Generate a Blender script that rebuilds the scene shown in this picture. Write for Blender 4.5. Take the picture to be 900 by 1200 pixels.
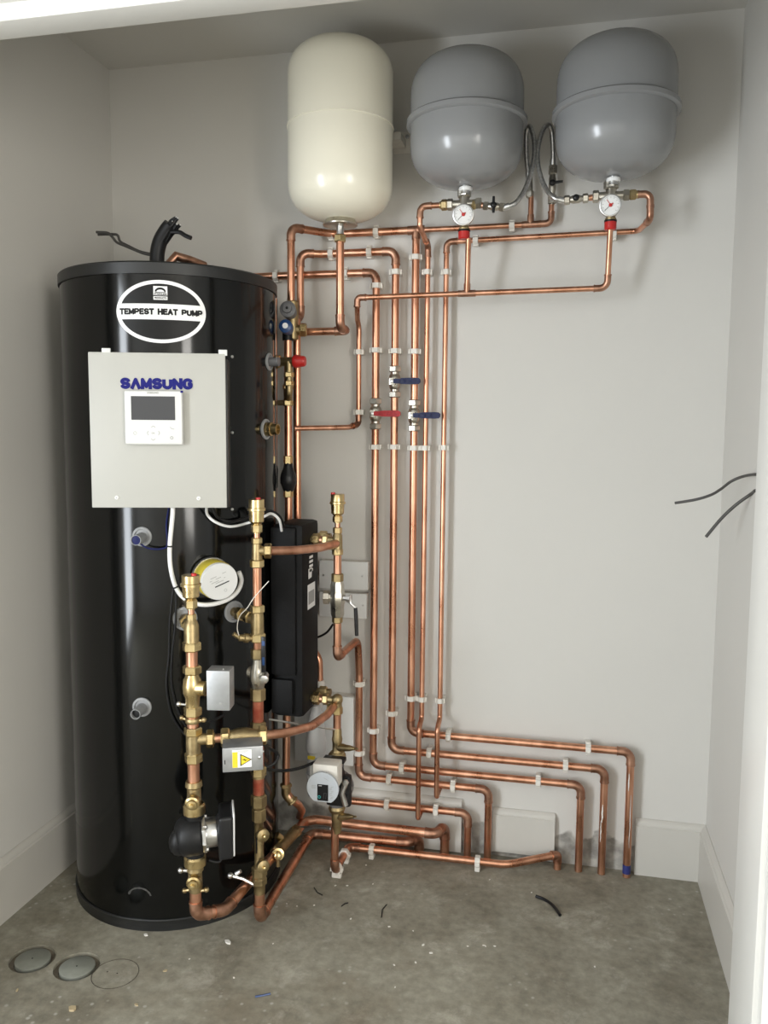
import bpy, bmesh, math, random
from mathutils import Vector as V, Matrix
random.seed(7)
for o in list(bpy.data.objects): bpy.data.objects.remove(o)
S = bpy.context.scene
COL = S.collection
PI = math.pi

# ------------------------------------------------------------------ camera
F, YAW, PITCH, ROLL = 962.0, -0.2194, -0.0976, 0.0075
CAM = V((-0.4191, -2.4192, 1.2884))
cw = V((math.sin(YAW)*math.cos(PITCH), math.cos(YAW)*math.cos(PITCH), math.sin(PITCH)))
_r = V((math.cos(YAW), -math.sin(YAW), 0)); _u = _r.cross(cw)
cr = _r*math.cos(ROLL) + _u*math.sin(ROLL); cu = _u*math.cos(ROLL) - _r*math.sin(ROLL)
cd = bpy.data.cameras.new('camera'); co = bpy.data.objects.new('camera', cd); COL.objects.link(co)
cd.sensor_fit = 'VERTICAL'; cd.sensor_height = 36.0; cd.lens = F/1200*36.0; cd.clip_start = 0.02
co.matrix_world = Matrix(((cr.x, cu.x, -cw.x, CAM.x), (cr.y, cu.y, -cw.y, CAM.y), (cr.z, cu.z, -cw.z, CAM.z), (0, 0, 0, 1)))
S.camera = co

# ------------------------------------------------------------------ world, light, exposure
wd = bpy.data.worlds.new('world'); S.world = wd; wd.use_nodes = True
wd.node_tree.nodes['Background'].inputs[0].default_value = (0.8, 0.85, 0.9, 1)
wd.node_tree.nodes['Background'].inputs[1].default_value = 0.3
def area(name, loc, target, sx, sy, power, col):
    l = bpy.data.lights.new(name, 'AREA'); l.shape = 'RECTANGLE'; l.size = sx; l.size_y = sy; l.energy = power; l.color = col
    o = bpy.data.objects.new(name, l); COL.objects.link(o); o.location = loc
    d = V(target) - V(loc); o.rotation_euler = d.to_track_quat('-Z', 'Y').to_euler()
    return o
# two windows of the room the cupboard opens onto; their mirror streaks stand on the black cylinder
area('window_left_offscreen', (-2.585, -3.25, 1.10), (0, -3.25, 1.10), 1.00, 1.90, 112, (0.88, 0.94, 1.0))
area('window_right_offscreen', (1.485, -3.70, 1.30), (0, -3.70, 1.30), 1.00, 1.50, 62, (1.0, 0.97, 0.91))
S.view_settings.view_transform = 'Standard'; S.view_settings.look = 'None'
S.view_settings.exposure = 0.32; S.view_settings.gamma = 1.0; S.view_settings.use_curve_mapping = False

# ------------------------------------------------------------------ pixel -> place
def ray(x, y): return cw + cr*((x-450)/F) - cu*((y-600)/F)
def P(x, y, Y):
    d = ray(x, y); return CAM + d*((Y-CAM.y)/d.y)
def PZ(x, y, Z):
    d = ray(x, y); return CAM + d*((Z-CAM.z)/d.z)
def PX(x, y, X):
    d = ray(x, y); return CAM + d*((X-CAM.x)/d.x)
TX, TY, TR, TH = -1.490, -0.312, 0.288, 1.69
def hit(x, y, R=TR):                       # a pixel on the cylinder's round side: angle, height
    d = ray(x, y); ox, oy = CAM.x-TX, CAM.y-TY
    a = d.x*d.x+d.y*d.y; b = ox*d.x+oy*d.y; c = ox*ox+oy*oy-R*R
    t = (-b-math.sqrt(max(0, b*b-a*c)))/a; p = CAM+d*t
    return math.atan2(p.x-TX, -(p.y-TY)), p.z
def onT(th, z, R=TR): return V((TX+R*math.sin(th), TY-R*math.cos(th), z))
def nT(th): return V((math.sin(th), -math.cos(th), 0))
def hitP(x, y, R=TR): return onT(*hit(x, y, R), R)
X3, Y3, Z3 = V((1, 0, 0)), V((0, 1, 0)), V((0, 0, 1))

# ------------------------------------------------------------------ materials
MAT = {}
def mat(name, col, rough=0.5, metal=0.0, var=0.0, scale=20.0, bump=0.0, coat=0.0, col2=None, stretch=None, rvar=0.0, spec=None, bscale=None):
    m = bpy.data.materials.new(name); m.use_nodes = True; nt = m.node_tree; b = nt.nodes['Principled BSDF']
    b.inputs['Base Color'].default_value = (*col, 1); b.inputs['Roughness'].default_value = rough; b.inputs['Metallic'].default_value = metal
    if coat: b.inputs['Coat Weight'].default_value = coat; b.inputs['Coat Roughness'].default_value = 0.08
    if spec is not None: b.inputs['Specular IOR Level'].default_value = spec
    if var or bump or col2 or rvar:
        tc = nt.nodes.new('ShaderNodeTexCoord'); mp = nt.nodes.new('ShaderNodeMapping')
        if stretch: mp.inputs['Scale'].default_value = stretch
        nt.links.new(tc.outputs['Object'], mp.inputs[0])
        n = nt.nodes.new('ShaderNodeTexNoise'); n.inputs['Scale'].default_value = scale; n.inputs['Detail'].default_value = 5
        nt.links.new(mp.outputs[0], n.inputs['Vector'])
        if var or col2:
            r = nt.nodes.new('ShaderNodeValToRGB'); r.color_ramp.elements[0].position = 0.35; r.color_ramp.elements[1].position = 0.68
            c2 = col2 or tuple(min(1, c*(1+var)) for c in col); c1 = col if col2 else tuple(c*(1-var) for c in col)
            r.color_ramp.elements[0].color = (*c1, 1); r.color_ramp.elements[1].color = (*c2, 1)
            nt.links.new(n.outputs['Fac'], r.inputs[0]); nt.links.new(r.outputs[0], b.inputs['Base Color'])
        if rvar:
            mr = nt.nodes.new('ShaderNodeMapRange'); mr.inputs['From Min'].default_value = .3; mr.inputs['From Max'].default_value = .7
            mr.inputs['To Min'].default_value = rough-rvar; mr.inputs['To Max'].default_value = rough+rvar
            nt.links.new(n.outputs['Fac'], mr.inputs['Value']); nt.links.new(mr.outputs[0], b.inputs['Roughness'])
        if bump:
            n2 = nt.nodes.new('ShaderNodeTexNoise'); n2.inputs['Scale'].default_value = bscale or scale*4; n2.inputs['Detail'].default_value = 4
            nt.links.new(mp.outputs[0], n2.inputs['Vector'])
            bp = nt.nodes.new('ShaderNodeBump'); bp.inputs['Strength'].default_value = bump; bp.inputs['Distance'].default_value = 0.002
            nt.links.new(n2.outputs['Fac'], bp.inputs['Height']); nt.links.new(bp.outputs[0], b.inputs['Normal'])
    MAT[name] = m; return m
mat('copper', (0.52, 0.245, 0.148), 0.32, 1.0, col2=(0.80, 0.44, 0.295), scale=26, stretch=(1, 1, 0.35), rvar=0.07)
mat('copper_fitting', (0.34, 0.175, 0.115), 0.40, 1.0, col2=(0.56, 0.325, 0.225), scale=45, rvar=0.08)
mat('brass', (0.52, 0.39, 0.19), 0.30, 1.0, col2=(0.70, 0.56, 0.30), scale=30, rvar=0.07)
mat('brass_cast', (0.31, 0.235, 0.125), 0.45, 1.0, col2=(0.47, 0.37, 0.20), scale=40, bump=0.3, rvar=0.08)
mat('nickel', (0.42, 0.395, 0.345), 0.32, 1.0, col2=(0.60, 0.57, 0.50), scale=30, rvar=0.06)
mat('steel', (0.62, 0.62, 0.61), 0.34, 1.0, var=0.12, scale=40, rvar=0.08)
mat('braid', (0.42, 0.42, 0.41), 0.36, 1.0, col2=(0.66, 0.66, 0.65), scale=180)
mat('zinc', (0.40, 0.41, 0.42), 0.42, 0.75, var=0.12, scale=30)
mat('tank_black', (0.0028, 0.0030, 0.0028), 0.12, spec=0.36, rvar=0.015, scale=3)
mat('lid_black', (0.012, 0.0125, 0.0125), 0.42, var=0.15, scale=12)
mat('oval_black', (0.010, 0.010, 0.010), 0.4, spec=0.2)
mat('foam_black', (0.0055, 0.0055, 0.0058), 0.6, spec=0.2, var=0.25, scale=14, bump=0.25, bscale=240)
mat('rubber_black', (0.008, 0.008, 0.0085), 0.45, spec=0.3)
mat('plastic_black', (0.011, 0.011, 0.012), 0.38, spec=0.35)
mat('cable_grey', (0.055, 0.052, 0.048), 0.5)
mat('cream_paint', (0.80, 0.765, 0.64), 0.24, var=0.012, scale=5, coat=0.1)
mat('grey_paint', (0.27, 0.275, 0.28), 0.20, var=0.02, scale=5)
mat('panel_white', (0.425, 0.42, 0.385), 0.42, var=0.01, scale=8)
mat('plastic_white', (0.66, 0.66, 0.645), 0.30)
mat('clip_white', (0.72, 0.69, 0.63), 0.40, var=0.04, scale=60)
mat('print_white', (0.83, 0.83, 0.82), 0.4)
mat('print_hole_black', (0.010, 0.010, 0.010), 0.5, spec=0.2)
mat('print_grey', (0.34, 0.34, 0.33), 0.5)
mat('print_blue', (0.012, 0.013, 0.15), 0.5, spec=0.15)
mat('screen_grey', (0.06, 0.06, 0.063), 0.3, spec=0.3)
mat('red_plastic', (0.50, 0.02, 0.018), 0.35)
mat('blue_lever', (0.006, 0.011, 0.055), 0.45, spec=0.3, var=0.2, scale=120)
mat('red_lever', (0.33, 0.016, 0.02), 0.45, spec=0.3, var=0.2, scale=120)
mat('blue_cap', (0.013, 0.05, 0.16), 0.35)
mat('blue_wire', (0.006, 0.010, 0.075), 0.5, spec=0.25)
mat('grey_cap', (0.14, 0.14, 0.145), 0.5)
mat('boss_grey', (0.27, 0.275, 0.28), 0.45, var=0.1, scale=50)
mat('yellow_can', (0.50, 0.40, 0.045), 0.35, var=0.12, scale=20)
mat('yellow_print', (0.75, 0.58, 0.03), 0.4)
mat('wood_chip', (0.45, 0.36, 0.22), 0.7)
mat('plaster_white', (0.70, 0.68, 0.63), 0.8)
mat('cap_grey', (0.215, 0.222, 0.19), 0.55, var=0.10, scale=30)
mat('grout_dirt', (0.11, 0.092, 0.066), 0.85, col2=(0.19, 0.165, 0.125), scale=60)
mat('groove_dark', (0.045, 0.038, 0.028), 0.85, col2=(0.105, 0.09, 0.066), scale=60)
mat('red_paint_copper', (0.36, 0.07, 0.04), 0.38, 0.6, col2=(0.55, 0.22, 0.13), scale=35)
mat('blue_tape', (0.028, 0.035, 0.16), 0.4)
mat('trap_white', (0.66, 0.67, 0.68), 0.35)
mat('face_silver', (0.46, 0.49, 0.52), 0.4)
mat('teal_light', (0.03, 0.30, 0.30), 0.4)

def nodes_of(name, rough):
    m = bpy.data.materials.new(name); m.use_nodes = True; MAT[name] = m
    nt = m.node_tree; b = nt.nodes['Principled BSDF']; b.inputs['Roughness'].default_value = rough
    return nt, b
def N(nt, t, **kw):
    n = nt.nodes.new(t)
    for k, v in kw.items():
        if k in n.inputs: n.inputs[k].default_value = v
        else: setattr(n, k, v)
    return n
def ramp(nt, src, stops):
    r = nt.nodes.new('ShaderNodeValToRGB'); e = r.color_ramp.elements
    while len(e) < len(stops): e.new(0.5)
    for i, (p, c) in enumerate(stops): e[i].position = p; e[i].color = (*c, 1) if len(c) == 3 else c
    nt.links.new(src, r.inputs[0]); return r.outputs[0]
def mix(nt, fac, a, b_):
    m = nt.nodes.new('ShaderNodeMix'); m.data_type = 'RGBA'
    for s, v in ((0, fac), (6, a), (7, b_)):
        if hasattr(v, 'is_linked') or hasattr(v, 'links'): nt.links.new(v, m.inputs[s])
        else: m.inputs[s].default_value = v if s == 0 else (*v, 1)
    return m.outputs[2]
g = lambda v: (v, v, v)

def wall_paint(name, base, dirt=False):
    nt, b = nodes_of(name, 0.62)
    tc = N(nt, 'ShaderNodeTexCoord')
    n = N(nt, 'ShaderNodeTexNoise', Scale=2.2, Detail=4.0); nt.links.new(tc.outputs['Object'], n.inputs['Vector'])
    c = ramp(nt, n.outputs['Fac'], [(0.3, tuple(x*0.975 for x in base)), (0.7, base)])
    if dirt:    # bare plaster smears low on the wall where the skirting is missing
        sp = N(nt, 'ShaderNodeSeparateXYZ'); nt.links.new(tc.outputs['Object'], sp.inputs[0])
        n3 = N(nt, 'ShaderNodeTexNoise', Scale=9.0, Detail=5.0, Distortion=0.6); nt.links.new(tc.outputs['Object'], n3.inputs['Vector'])
        k = N(nt, 'ShaderNodeMath', operation='MULTIPLY_ADD'); nt.links.new(n3.outputs['Fac'], k.inputs[0]); k.inputs[1].default_value = 0.34; k.inputs[2].default_value = -0.065
        s = N(nt, 'ShaderNodeMath', operation='SUBTRACT'); nt.links.new(k.outputs[0], s.inputs[0]); nt.links.new(sp.outputs['Z'], s.inputs[1])
        st = N(nt, 'ShaderNodeMapRange'); st.inputs['From Min'].default_value = 0.0; st.inputs['From Max'].default_value = 0.02
        nt.links.new(s.outputs[0], st.inputs['Value'])
        n4 = N(nt, 'ShaderNodeTexNoise', Scale=30.0, Detail=5.0); nt.links.new(tc.outputs['Object'], n4.inputs['Vector'])
        dc = ramp(nt, n4.outputs['Fac'], [(0.35, (0.22, 0.21, 0.19)), (0.65, (0.46, 0.44, 0.40))])
        c = mix(nt, st.outputs[0], c, dc)
    nt.links.new(c, b.inputs['Base Color'])
    n2 = N(nt, 'ShaderNodeTexNoise', Scale=210.0, Detail=3.0); nt.links.new(tc.outputs['Object'], n2.inputs['Vector'])
    bp = N(nt, 'ShaderNodeBump', Strength=0.10, Distance=0.002); nt.links.new(n2.outputs['Fac'], bp.inputs['Height']); nt.links.new(bp.outputs[0], b.inputs['Normal'])
wall_paint('wall_paint', (0.615, 0.598, 0.560))
wall_paint('wall_paint_back', (0.615, 0.598, 0.560), True)
wall_paint('ceiling_paint', (0.61, 0.593, 0.553))
wall_paint('hall_paint', (0.62, 0.605, 0.575))
mat('skirting_paint', (0.55, 0.53, 0.485), 0.40, var=0.02, scale=6)
mat('trim_paint', (0.66, 0.65, 0.615), 0.32, var=0.012, scale=6)

def concrete():
    nt, b = nodes_of('concrete', 0.7)
    tc = N(nt, 'ShaderNodeTexCoord'); o = tc.outputs['Object']
    def nz(sc, det=6, dist=0.0, rough=0.6):
        n = N(nt, 'ShaderNodeTexNoise', Scale=sc, Detail=float(det), Distortion=dist, Roughness=rough); nt.links.new(o, n.inputs['Vector']); return n.outputs['Fac']
    c = ramp(nt, nz(4.0, 9, 0.15, 0.68), [(0.30, (0.185, 0.164, 0.122)), (0.48, (0.275, 0.256, 0.200)), (0.68, (0.345, 0.326, 0.262))])
    fine = ramp(nt, nz(38, 6), [(0.3, g(0.72)), (0.7, g(1.12))])
    mm = N(nt, 'ShaderNodeMix', data_type='RGBA', blend_type='MULTIPLY'); mm.inputs[0].default_value = 1
    nt.links.new(c, mm.inputs[6]); nt.links.new(fine, mm.inputs[7]); c = mm.outputs[2]
    pale = ramp(nt, nz(8.5, 9, 0.35, 0.72), [(0.55, g(0)), (0.68, g(0.5))])
    c = mix(nt, pale, c, (0.52, 0.49, 0.42))
    brown = ramp(nt, nz(3.1, 8, 0.3, 0.65), [(0.55, g(0)), (0.72, g(0.6))])
    c = mix(nt, brown, c, (0.19, 0.152, 0.105))
    spots = N(nt, 'ShaderNodeTexVoronoi', Scale=34.0, Randomness=1.0); nt.links.new(o, spots.inputs['Vector'])
    sm = ramp(nt, spots.outputs['Distance'], [(0.09, g(1)), (0.20, g(0))])
    sel = ramp(nt, nz(2.7, 3), [(0.50, g(0)), (0.60, g(0.6))])
    mu = N(nt, 'ShaderNodeMath', operation='MULTIPLY'); nt.links.new(sm, mu.inputs[0]); nt.links.new(sel, mu.inputs[1])
    c = mix(nt, mu.outputs[0], c, (0.52, 0.50, 0.45))
    nt.links.new(c, b.inputs['Base Color'])
    bp = N(nt, 'ShaderNodeBump', Strength=0.35, Distance=0.004); nt.links.new(nz(24, 7), bp.inputs['Height']); nt.links.new(bp.outputs[0], b.inputs['Normal'])
concrete()

# ------------------------------------------------------------------ mesh helpers
def basis(d):
    d = V(d).normalized(); a = Z3 if abs(d.z) < 0.9 else X3
    u = d.cross(a).normalized(); return u, d.cross(u).normalized(), d
class M:
    def __init__(s): s.v = []; s.f = []
    def add(s, vs, fs):
        n = len(s.v); s.v += [V(q) for q in vs]; s.f += [tuple(i+n for i in q) for q in fs]; return s
    def lathe(s, o, d, prof, seg=20, rot=0.0):      # prof: (distance along d, radius)
        o = V(o); u, w, d = basis(d); vs = []; fs = []
        for t, r in prof:
            for k in range(seg):
                a = rot+2*PI*k/seg; vs.append(o+d*t+(u*math.cos(a)+w*math.sin(a))*max(r, 1e-5))
        m = len(prof)
        for i in range(m-1):
            for k in range(seg):
                k2 = (k+1) % seg; fs.append((i*seg+k, i*seg+k2, (i+1)*seg+k2, (i+1)*seg+k))
        fs.append(tuple(range(seg-1, -1, -1))); fs.append(tuple((m-1)*seg+k for k in range(seg)))
        return s.add(vs, fs)
    def ring(s, o, d, prof, seg=40):                # closed profile, no end caps
        o = V(o); u, w, d = basis(d); vs = []; m = len(prof)
        for t, r in prof:
            for k in range(seg):
                a = 2*PI*k/seg; vs.append(o+d*t+(u*math.cos(a)+w*math.sin(a))*r)
        return s.add(vs, [(i*seg+k, i*seg+(k+1) % seg, ((i+1) % m)*seg+(k+1) % seg, ((i+1) % m)*seg+k) for i in range(m) for k in range(seg)])
    def cyl(s, a, b, r, seg=20, r2=None, ch=0.0):
        a, b = V(a), V(b); L = (b-a).length; r2 = r if r2 is None else r2
        pr = [(0, r-ch), (ch, r), (L-ch, r2), (L, r2-ch)] if ch else [(0, r), (L, r2)]
        return s.lathe(a, b-a, pr, seg)
    def hexa(s, a, b, r): # hexagonal nut with chamfered ends; r is across corners
        a, b = V(a), V(b); L = (b-a).length; c = min(r*0.14, L*0.3)
        return s.lathe(a, b-a, [(0, r-c), (c, r), (L-c, r), (L, r-c)], 6, 0.3)
    def tube(s, path, r, seg=12, taper=None, caps=True):
        pts = [V(q) for q in path]; n = len(pts); tg = []
        for i in range(n):
            t = (pts[min(i+1, n-1)]-pts[max(i-1, 0)]); tg.append(t.normalized())
        u, w, _ = basis(tg[0]); vs = []; fs = []
        for i in range(n):
            if i:
                q = tg[i-1].rotation_difference(tg[i]); u = q @ u; w = q @ w
            rr = r*(taper[i] if taper else 1)
            for k in range(seg):
                a = 2*PI*k/seg; vs.append(pts[i]+(u*math.cos(a)+w*math.sin(a))*rr)
        for i in range(n-1):
            for k in range(seg):
                k2 = (k+1) % seg; fs.append((i*seg+k, i*seg+k2, (i+1)*seg+k2, (i+1)*seg+k))
        if caps: fs.append(tuple(range(seg-1, -1, -1))); fs.append(tuple((n-1)*seg+k for k in range(seg)))
        return s.add(vs, fs)
    def box(s, c, size, ax=None, bev=0.0, seg=2):
        bm = bmesh.new(); bmesh.ops.create_cube(bm, size=1.0)
        for q in bm.verts: q.co = V((q.co.x*size[0], q.co.y*size[1], q.co.z*size[2]))
        if bev: bmesh.ops.bevel(bm, geom=list(bm.edges), offset=bev, segments=seg, affect='EDGES', profile=0.6)
        ux, uy, uz = ax or (X3, Y3, Z3); c = V(c); bm.verts.index_update()
        s.add([c+ux*q.co.x+uy*q.co.y+uz*q.co.z for q in bm.verts], [[q.index for q in f.verts] for f in bm.faces]); bm.free(); return s
    def bx(s, x0, x1, y0, y1, z0, z1, bev=0.0): return s.box(((x0+x1)/2, (y0+y1)/2, (z0+z1)/2), (abs(x1-x0), abs(y1-y0), abs(z1-z0)), None, bev)
    def prism(s, poly, o, ux, uy, un, depth):       # polygon in (ux,uy) at o, pushed by depth along un
        o = V(o); n = len(poly)
        a = [o+ux*x+uy*y for x, y in poly]; b = [q+un*depth for q in a]
        fs = [tuple(range(n-1, -1, -1)), tuple(range(n, 2*n))]+[(i, (i+1) % n, n+(i+1) % n, n+i) for i in range(n)]
        return s.add(a+b, fs)
    def ball(s, c, r, sc=(1, 1, 1), seg=16, rings=10):
        c = V(c); vs = []; fs = []
        for i in range(rings+1):
            p = PI*i/rings
            for k in range(seg):
                a = 2*PI*k/seg; vs.append(c+V((r*sc[0]*math.sin(p)*math.cos(a), r*sc[1]*math.sin(p)*math.sin(a), -r*sc[2]*math.cos(p))))
        for i in range(rings):
            for k in range(seg):
                k2 = (k+1) % seg; fs.append((i*seg+k, i*seg+k2, (i+1)*seg+k2, (i+1)*seg+k))
        return s.add(vs, fs)
def origin_of(o):
    while o.parent: o = o.parent
    return o.location
def build(m, name, material, parent=None, smooth=True, loc=None):
    me = bpy.data.meshes.new(name); base = V(origin_of(parent)) if parent else V(loc or (0, 0, 0))
    me.from_pydata([tuple(q-base) for q in m.v], [], m.f)
    bm = bmesh.new(); bm.from_mesh(me); bmesh.ops.remove_doubles(bm, verts=bm.verts, dist=2e-6); bmesh.ops.recalc_face_normals(bm, faces=bm.faces); bm.to_mesh(me); bm.free()
    if smooth:
        me.polygons.foreach_set('use_smooth', [True]*len(me.polygons)); me.set_sharp_from_angle(angle=math.radians(38))
    me.materials.append(MAT[material]); me.update()
    o = bpy.data.objects.new(name, me); COL.objects.link(o)
    if parent: o.parent = parent
    else: o.location = base
    return o
def thing(name, label, cat, loc, group=None):
    o = bpy.data.objects.new(name, None); COL.objects.link(o); o.location = V(loc); o.empty_display_size = 0.02
    o['label'] = label; o['category'] = cat
    if group: o['group'] = group
    return o
def tag(o, label, cat, group=None):
    o['label'] = label; o['category'] = cat
    if group: o['group'] = group
    return o
def struct(m, name, material, smooth=False):
    o = build(m, name, material, None, smooth); o['kind'] = 'structure'; return o
def text_mesh(txt, size, bold=0.0, sx=1.0, space=1.0):     # flat lettering centred on the origin: (verts, faces)
    c = bpy.data.curves.new('lettering', 'FONT'); c.body = txt; c.size = size; c.align_x = 'CENTER'; c.align_y = 'CENTER'; c.offset = bold; c.resolution_u = 3; c.space_character = space
    o = bpy.data.objects.new('lettering', c); COL.objects.link(o); bpy.context.view_layer.update()
    me = bpy.data.meshes.new_from_object(o.evaluated_get(bpy.context.evaluated_depsgraph_get()))
    vs = [(q.co.x*sx, q.co.y) for q in me.vertices]; fs = [tuple(p.vertices) for p in me.polygons]
    xs = [q[0] for q in vs]; cx = (min(xs)+max(xs))/2; ys = [q[1] for q in vs]; cy = (min(ys)+max(ys))/2
    bpy.data.objects.remove(o); bpy.data.curves.remove(c)
    return [(x-cx, y-cy) for x, y in vs], fs, max(xs)-min(xs), max(ys)-min(ys)
def flat_text(txt, o, ux, uy, width, material, name, parent, bold=0.0, height=None):
    vs, fs, w, h = text_mesh(txt, 1.0, bold); kx = width/w; ky = height/h if height else kx
    m = M(); m.add([V(o)+ux*(x*kx)+uy*(y*ky) for x, y in vs], fs)
    return build(m, name, material, parent, False)
def arc2(cx, cy, rx, ry, a0, a1, n=7): return [(cx+rx*math.cos(math.radians(a0+(a1-a0)*k/n)), cy+ry*math.sin(math.radians(a0+(a1-a0)*k/n))) for k in range(n+1)]
GL = {  # bold capitals as strokes on a unit box
 'S': [arc2(.5, .725, .5, .275, 5, 180)+arc2(.5, .725, .5, .225, 180, 250, 4)+arc2(.5, .275, .5, .225, 70, 0, 4)+arc2(.5, .275, .5, .275, 0, -175)],
 '^': [[(0, 0), (.5, 1), (1, 0)]], 'M': [[(0, 0), (0, 1), (.5, .12), (1, 1), (1, 0)]], 'N': [[(0, 0), (0, 1), (1, 0), (1, 1)]],
 'U': [[(0, 1)]+arc2(.5, .3, .5, .3, 180, 360)+[(1, 1)]],
 'G': [arc2(.5, .7, .5, .3, 10, 180)+arc2(.5, .3, .5, .3, 180, 360)+[(1, .48), (.55, .48)]],
 'T': [[(0, 1), (1, 1)], [(.5, 1), (.5, 0)]], 'E': [[(1, 1), (0, 1), (0, 0), (1, 0)], [(0, .52), (.85, .52)]],
 'P': [[(0, 0), (0, 1), (.6, 1)]+arc2(.65, .72, .35, .28, 80, -80)+[(.6, .44), (0, .44)]],
 'H': [[(0, 0), (0, 1)], [(1, 0), (1, 1)], [(0, .5), (1, .5)]], 'A': [[(0, 0), (.5, 1), (1, 0)], [(.2, .3), (.8, .3)]]}
def stroke_text(txt, width, height, sw, gap=.38, space=.75):    # -> list of (quad corners) in centred coordinates
    adv = {'M': 1.15, ' ': space, 'T': .9, 'E': .85}; tot = sum(adv.get(c, 1) + (gap if i < len(txt)-1 else 0) for i, c in enumerate(txt))
    u = (width-sw)/tot; h = height-sw; x = -width/2+sw/2; quads = []
    for c in txt:
        a = adv.get(c, 1)
        for st in GL.get(c, []):
            p = [V((x+q[0]*a*u, -h/2+q[1]*h, 0)) for q in st]
            for i in range(len(p)-1):
                d = (p[i+1]-p[i]).normalized(); n = V((-d.y, d.x, 0))*sw/2; e0 = d*sw*(.5 if i == 0 and len(p) < 9 else .12); e1 = d*sw*(.5 if i == len(p)-2 and len(p) < 9 else .12)
                quads.append([(w.x, w.y) for w in (p[i]-e0-n, p[i+1]+e1-n, p[i+1]+e1+n, p[i]-e0+n)])
                if i < len(p)-2: quads.append([(p[i+1].x+sw*.5*math.cos(k*PI/4), p[i+1].y+sw*.5*math.sin(k*PI/4)) for k in range(8)])
        x += (a+gap)*u
    return quads
def fillet(path, rad, n=7):
    pts = [V(q) for q in path]; out = [pts[0]]; arcs = []
    for i in range(1, len(pts)-1):
        r = rad[i-1] if isinstance(rad, (list, tuple)) else rad
        a, b, c = pts[i-1], pts[i], pts[i+1]; d1 = (a-b).normalized(); d2 = (c-b).normalized(); ang = d1.angle(d2)
        if PI-ang < 0.02 or r <= 0: out.append(b); arcs.append(None); continue
        t = min(r/math.tan(ang/2), (a-b).length*0.49, (c-b).length*0.49); r = t*math.tan(ang/2)
        ctr = b+(d1+d2).normalized()*(r/math.sin(ang/2)); s0 = b+d1*t-ctr; s1 = b+d2*t-ctr; arc = []
        for k in range(n+1):
            q = s0.slerp(s1, k/n) if s0.length > 1e-9 else s0; arc.append(ctr+q.normalized()*r)
        out += arc; arcs.append((arc, d1, d2))
    out.append(pts[-1]); return out, arcs
def pipe(label, path, r, elbows=(), rad=None, material='copper', group=None, seg=14, ends=(), name='copper_pipe'):
    """one copper run: tube + soldered elbow sleeves at the listed corners (1-based)"""
    rad = rad if rad is not None else r*2.0
    pts, arcs = fillet(path, rad); root = thing(name, label, 'pipe', V(min(pts, key=lambda q: q.z)), group)
    build(M().tube(pts, r, seg), 'tube', material, root)
    for e in elbows:
        if arcs[e-1] is None: continue
        arc, d1, d2 = arcs[e-1]
        q = [arc[0]+d1*0.014]+arc+[arc[-1]+d2*0.014]
        m = M().tube(q, r+0.0016, seg)
        for c, d in ((q[0], d1), (q[-1], d2)): m.cyl(c-d*0.002, c+d*0.0015, r+0.0026, seg)
        build(m, 'elbow', 'copper_fitting', root)
    for c, d in ends: build(M().cyl(c, V(c)+V(d), r+0.002, seg), 'coupling', 'copper_fitting', root)
    return root
def tee(root, c, d_main, d_br, r, rb=None):
    c = V(c); d_main = V(d_main).normalized(); d_br = V(d_br).normalized(); rb = rb or r
    m = M().cyl(c-d_main*0.024, c+d_main*0.024, r+0.0018, 16).cyl(c, c+d_br*0.026, rb+0.0018, 16)
    return build(m, 'tee', 'copper_fitting', root)
def clip(c, along, r, to_wall, label, group, wall_dist=0.035):
    """plastic clip: ring round the pipe plus a foot reaching back to the surface"""
    c = V(c); along = V(along).normalized(); n = -V(to_wall).normalized(); s = along.cross(n).normalized(); h = 0.0075
    ro = r+0.0042; poly = []; K = 18
    m = M(); vs = []; fs = []
    for sgn in (-1, 1):
        for rr in (r+0.0003, ro):
            for k in range(K):
                a = 2*PI*k/K; vs.append(c+along*(sgn*h)+(s*math.cos(a)+n*math.sin(a))*rr)
    for k in range(K):
        k2 = (k+1) % K
        fs += [(K+k, K+k2, 3*K+k2, 3*K+k), (k2, k, 2*K+k, 2*K+k2), (k, k2, K+k2, K+k), (2*K+k2, 2*K+k, 3*K+k, 3*K+k2)]
    m.add(vs, fs)
    L = wall_dist-ro*0.80
    m.box(c-n*(ro*0.80+L/2), (2*ro*0.92, L, 2*h), (s, n, along), 0.0015, 1)
    for sg in (-1, 1): m.box(c+s*(sg*(ro+0.0012))-n*0.002, (0.0048, 0.012, 2*h), (s, n, along), 0.001, 1)   # hinge and latch
    m.box(c+n*(ro-0.0015), (ro*1.25, 0.0035, 2*h*0.98), (s, n, along), 0.001, 1)
    o = build(m, 'pipe_clip', 'clip_white', None, True, c); tag(o, label, 'pipe clip', group); return o

# ================================================================== the setting
W0, H0, YF = 1.844, 2.4, -1.0
HY, HXL, HXR = -4.5, -2.6, 1.5            # the hall in front of the cupboard
floor = struct(M().bx(HXL-.1, HXR+.1, 0.1, HY-.1, -0.1, 0), 'floor', 'concrete')
for px, py in ((38, 1123.5), (90, 1132.5)):          # core-drilled holes that take the round caps
    cut = build(M().lathe(PZ(px, py, 0)-Z3*.014, Z3, [(0, 27.5*.00196), (.05, 27.5*.00196)], 48), 'core_cut', 'concrete', None, False)
    md = floor.modifiers.new('core', 'BOOLEAN'); md.operation = 'DIFFERENCE'; md.solver = 'EXACT'; md.object = cut
    bpy.context.view_layer.update(); me = bpy.data.meshes.new_from_object(floor.evaluated_get(bpy.context.evaluated_depsgraph_get()))
    floor.modifiers.clear(); floor.data = me; bpy.data.objects.remove(cut)
struct(M().bx(-W0-.1, 0.1, 0.1, YF-0.02, H0, H0+.1), 'ceiling', 'ceiling_paint')
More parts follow.
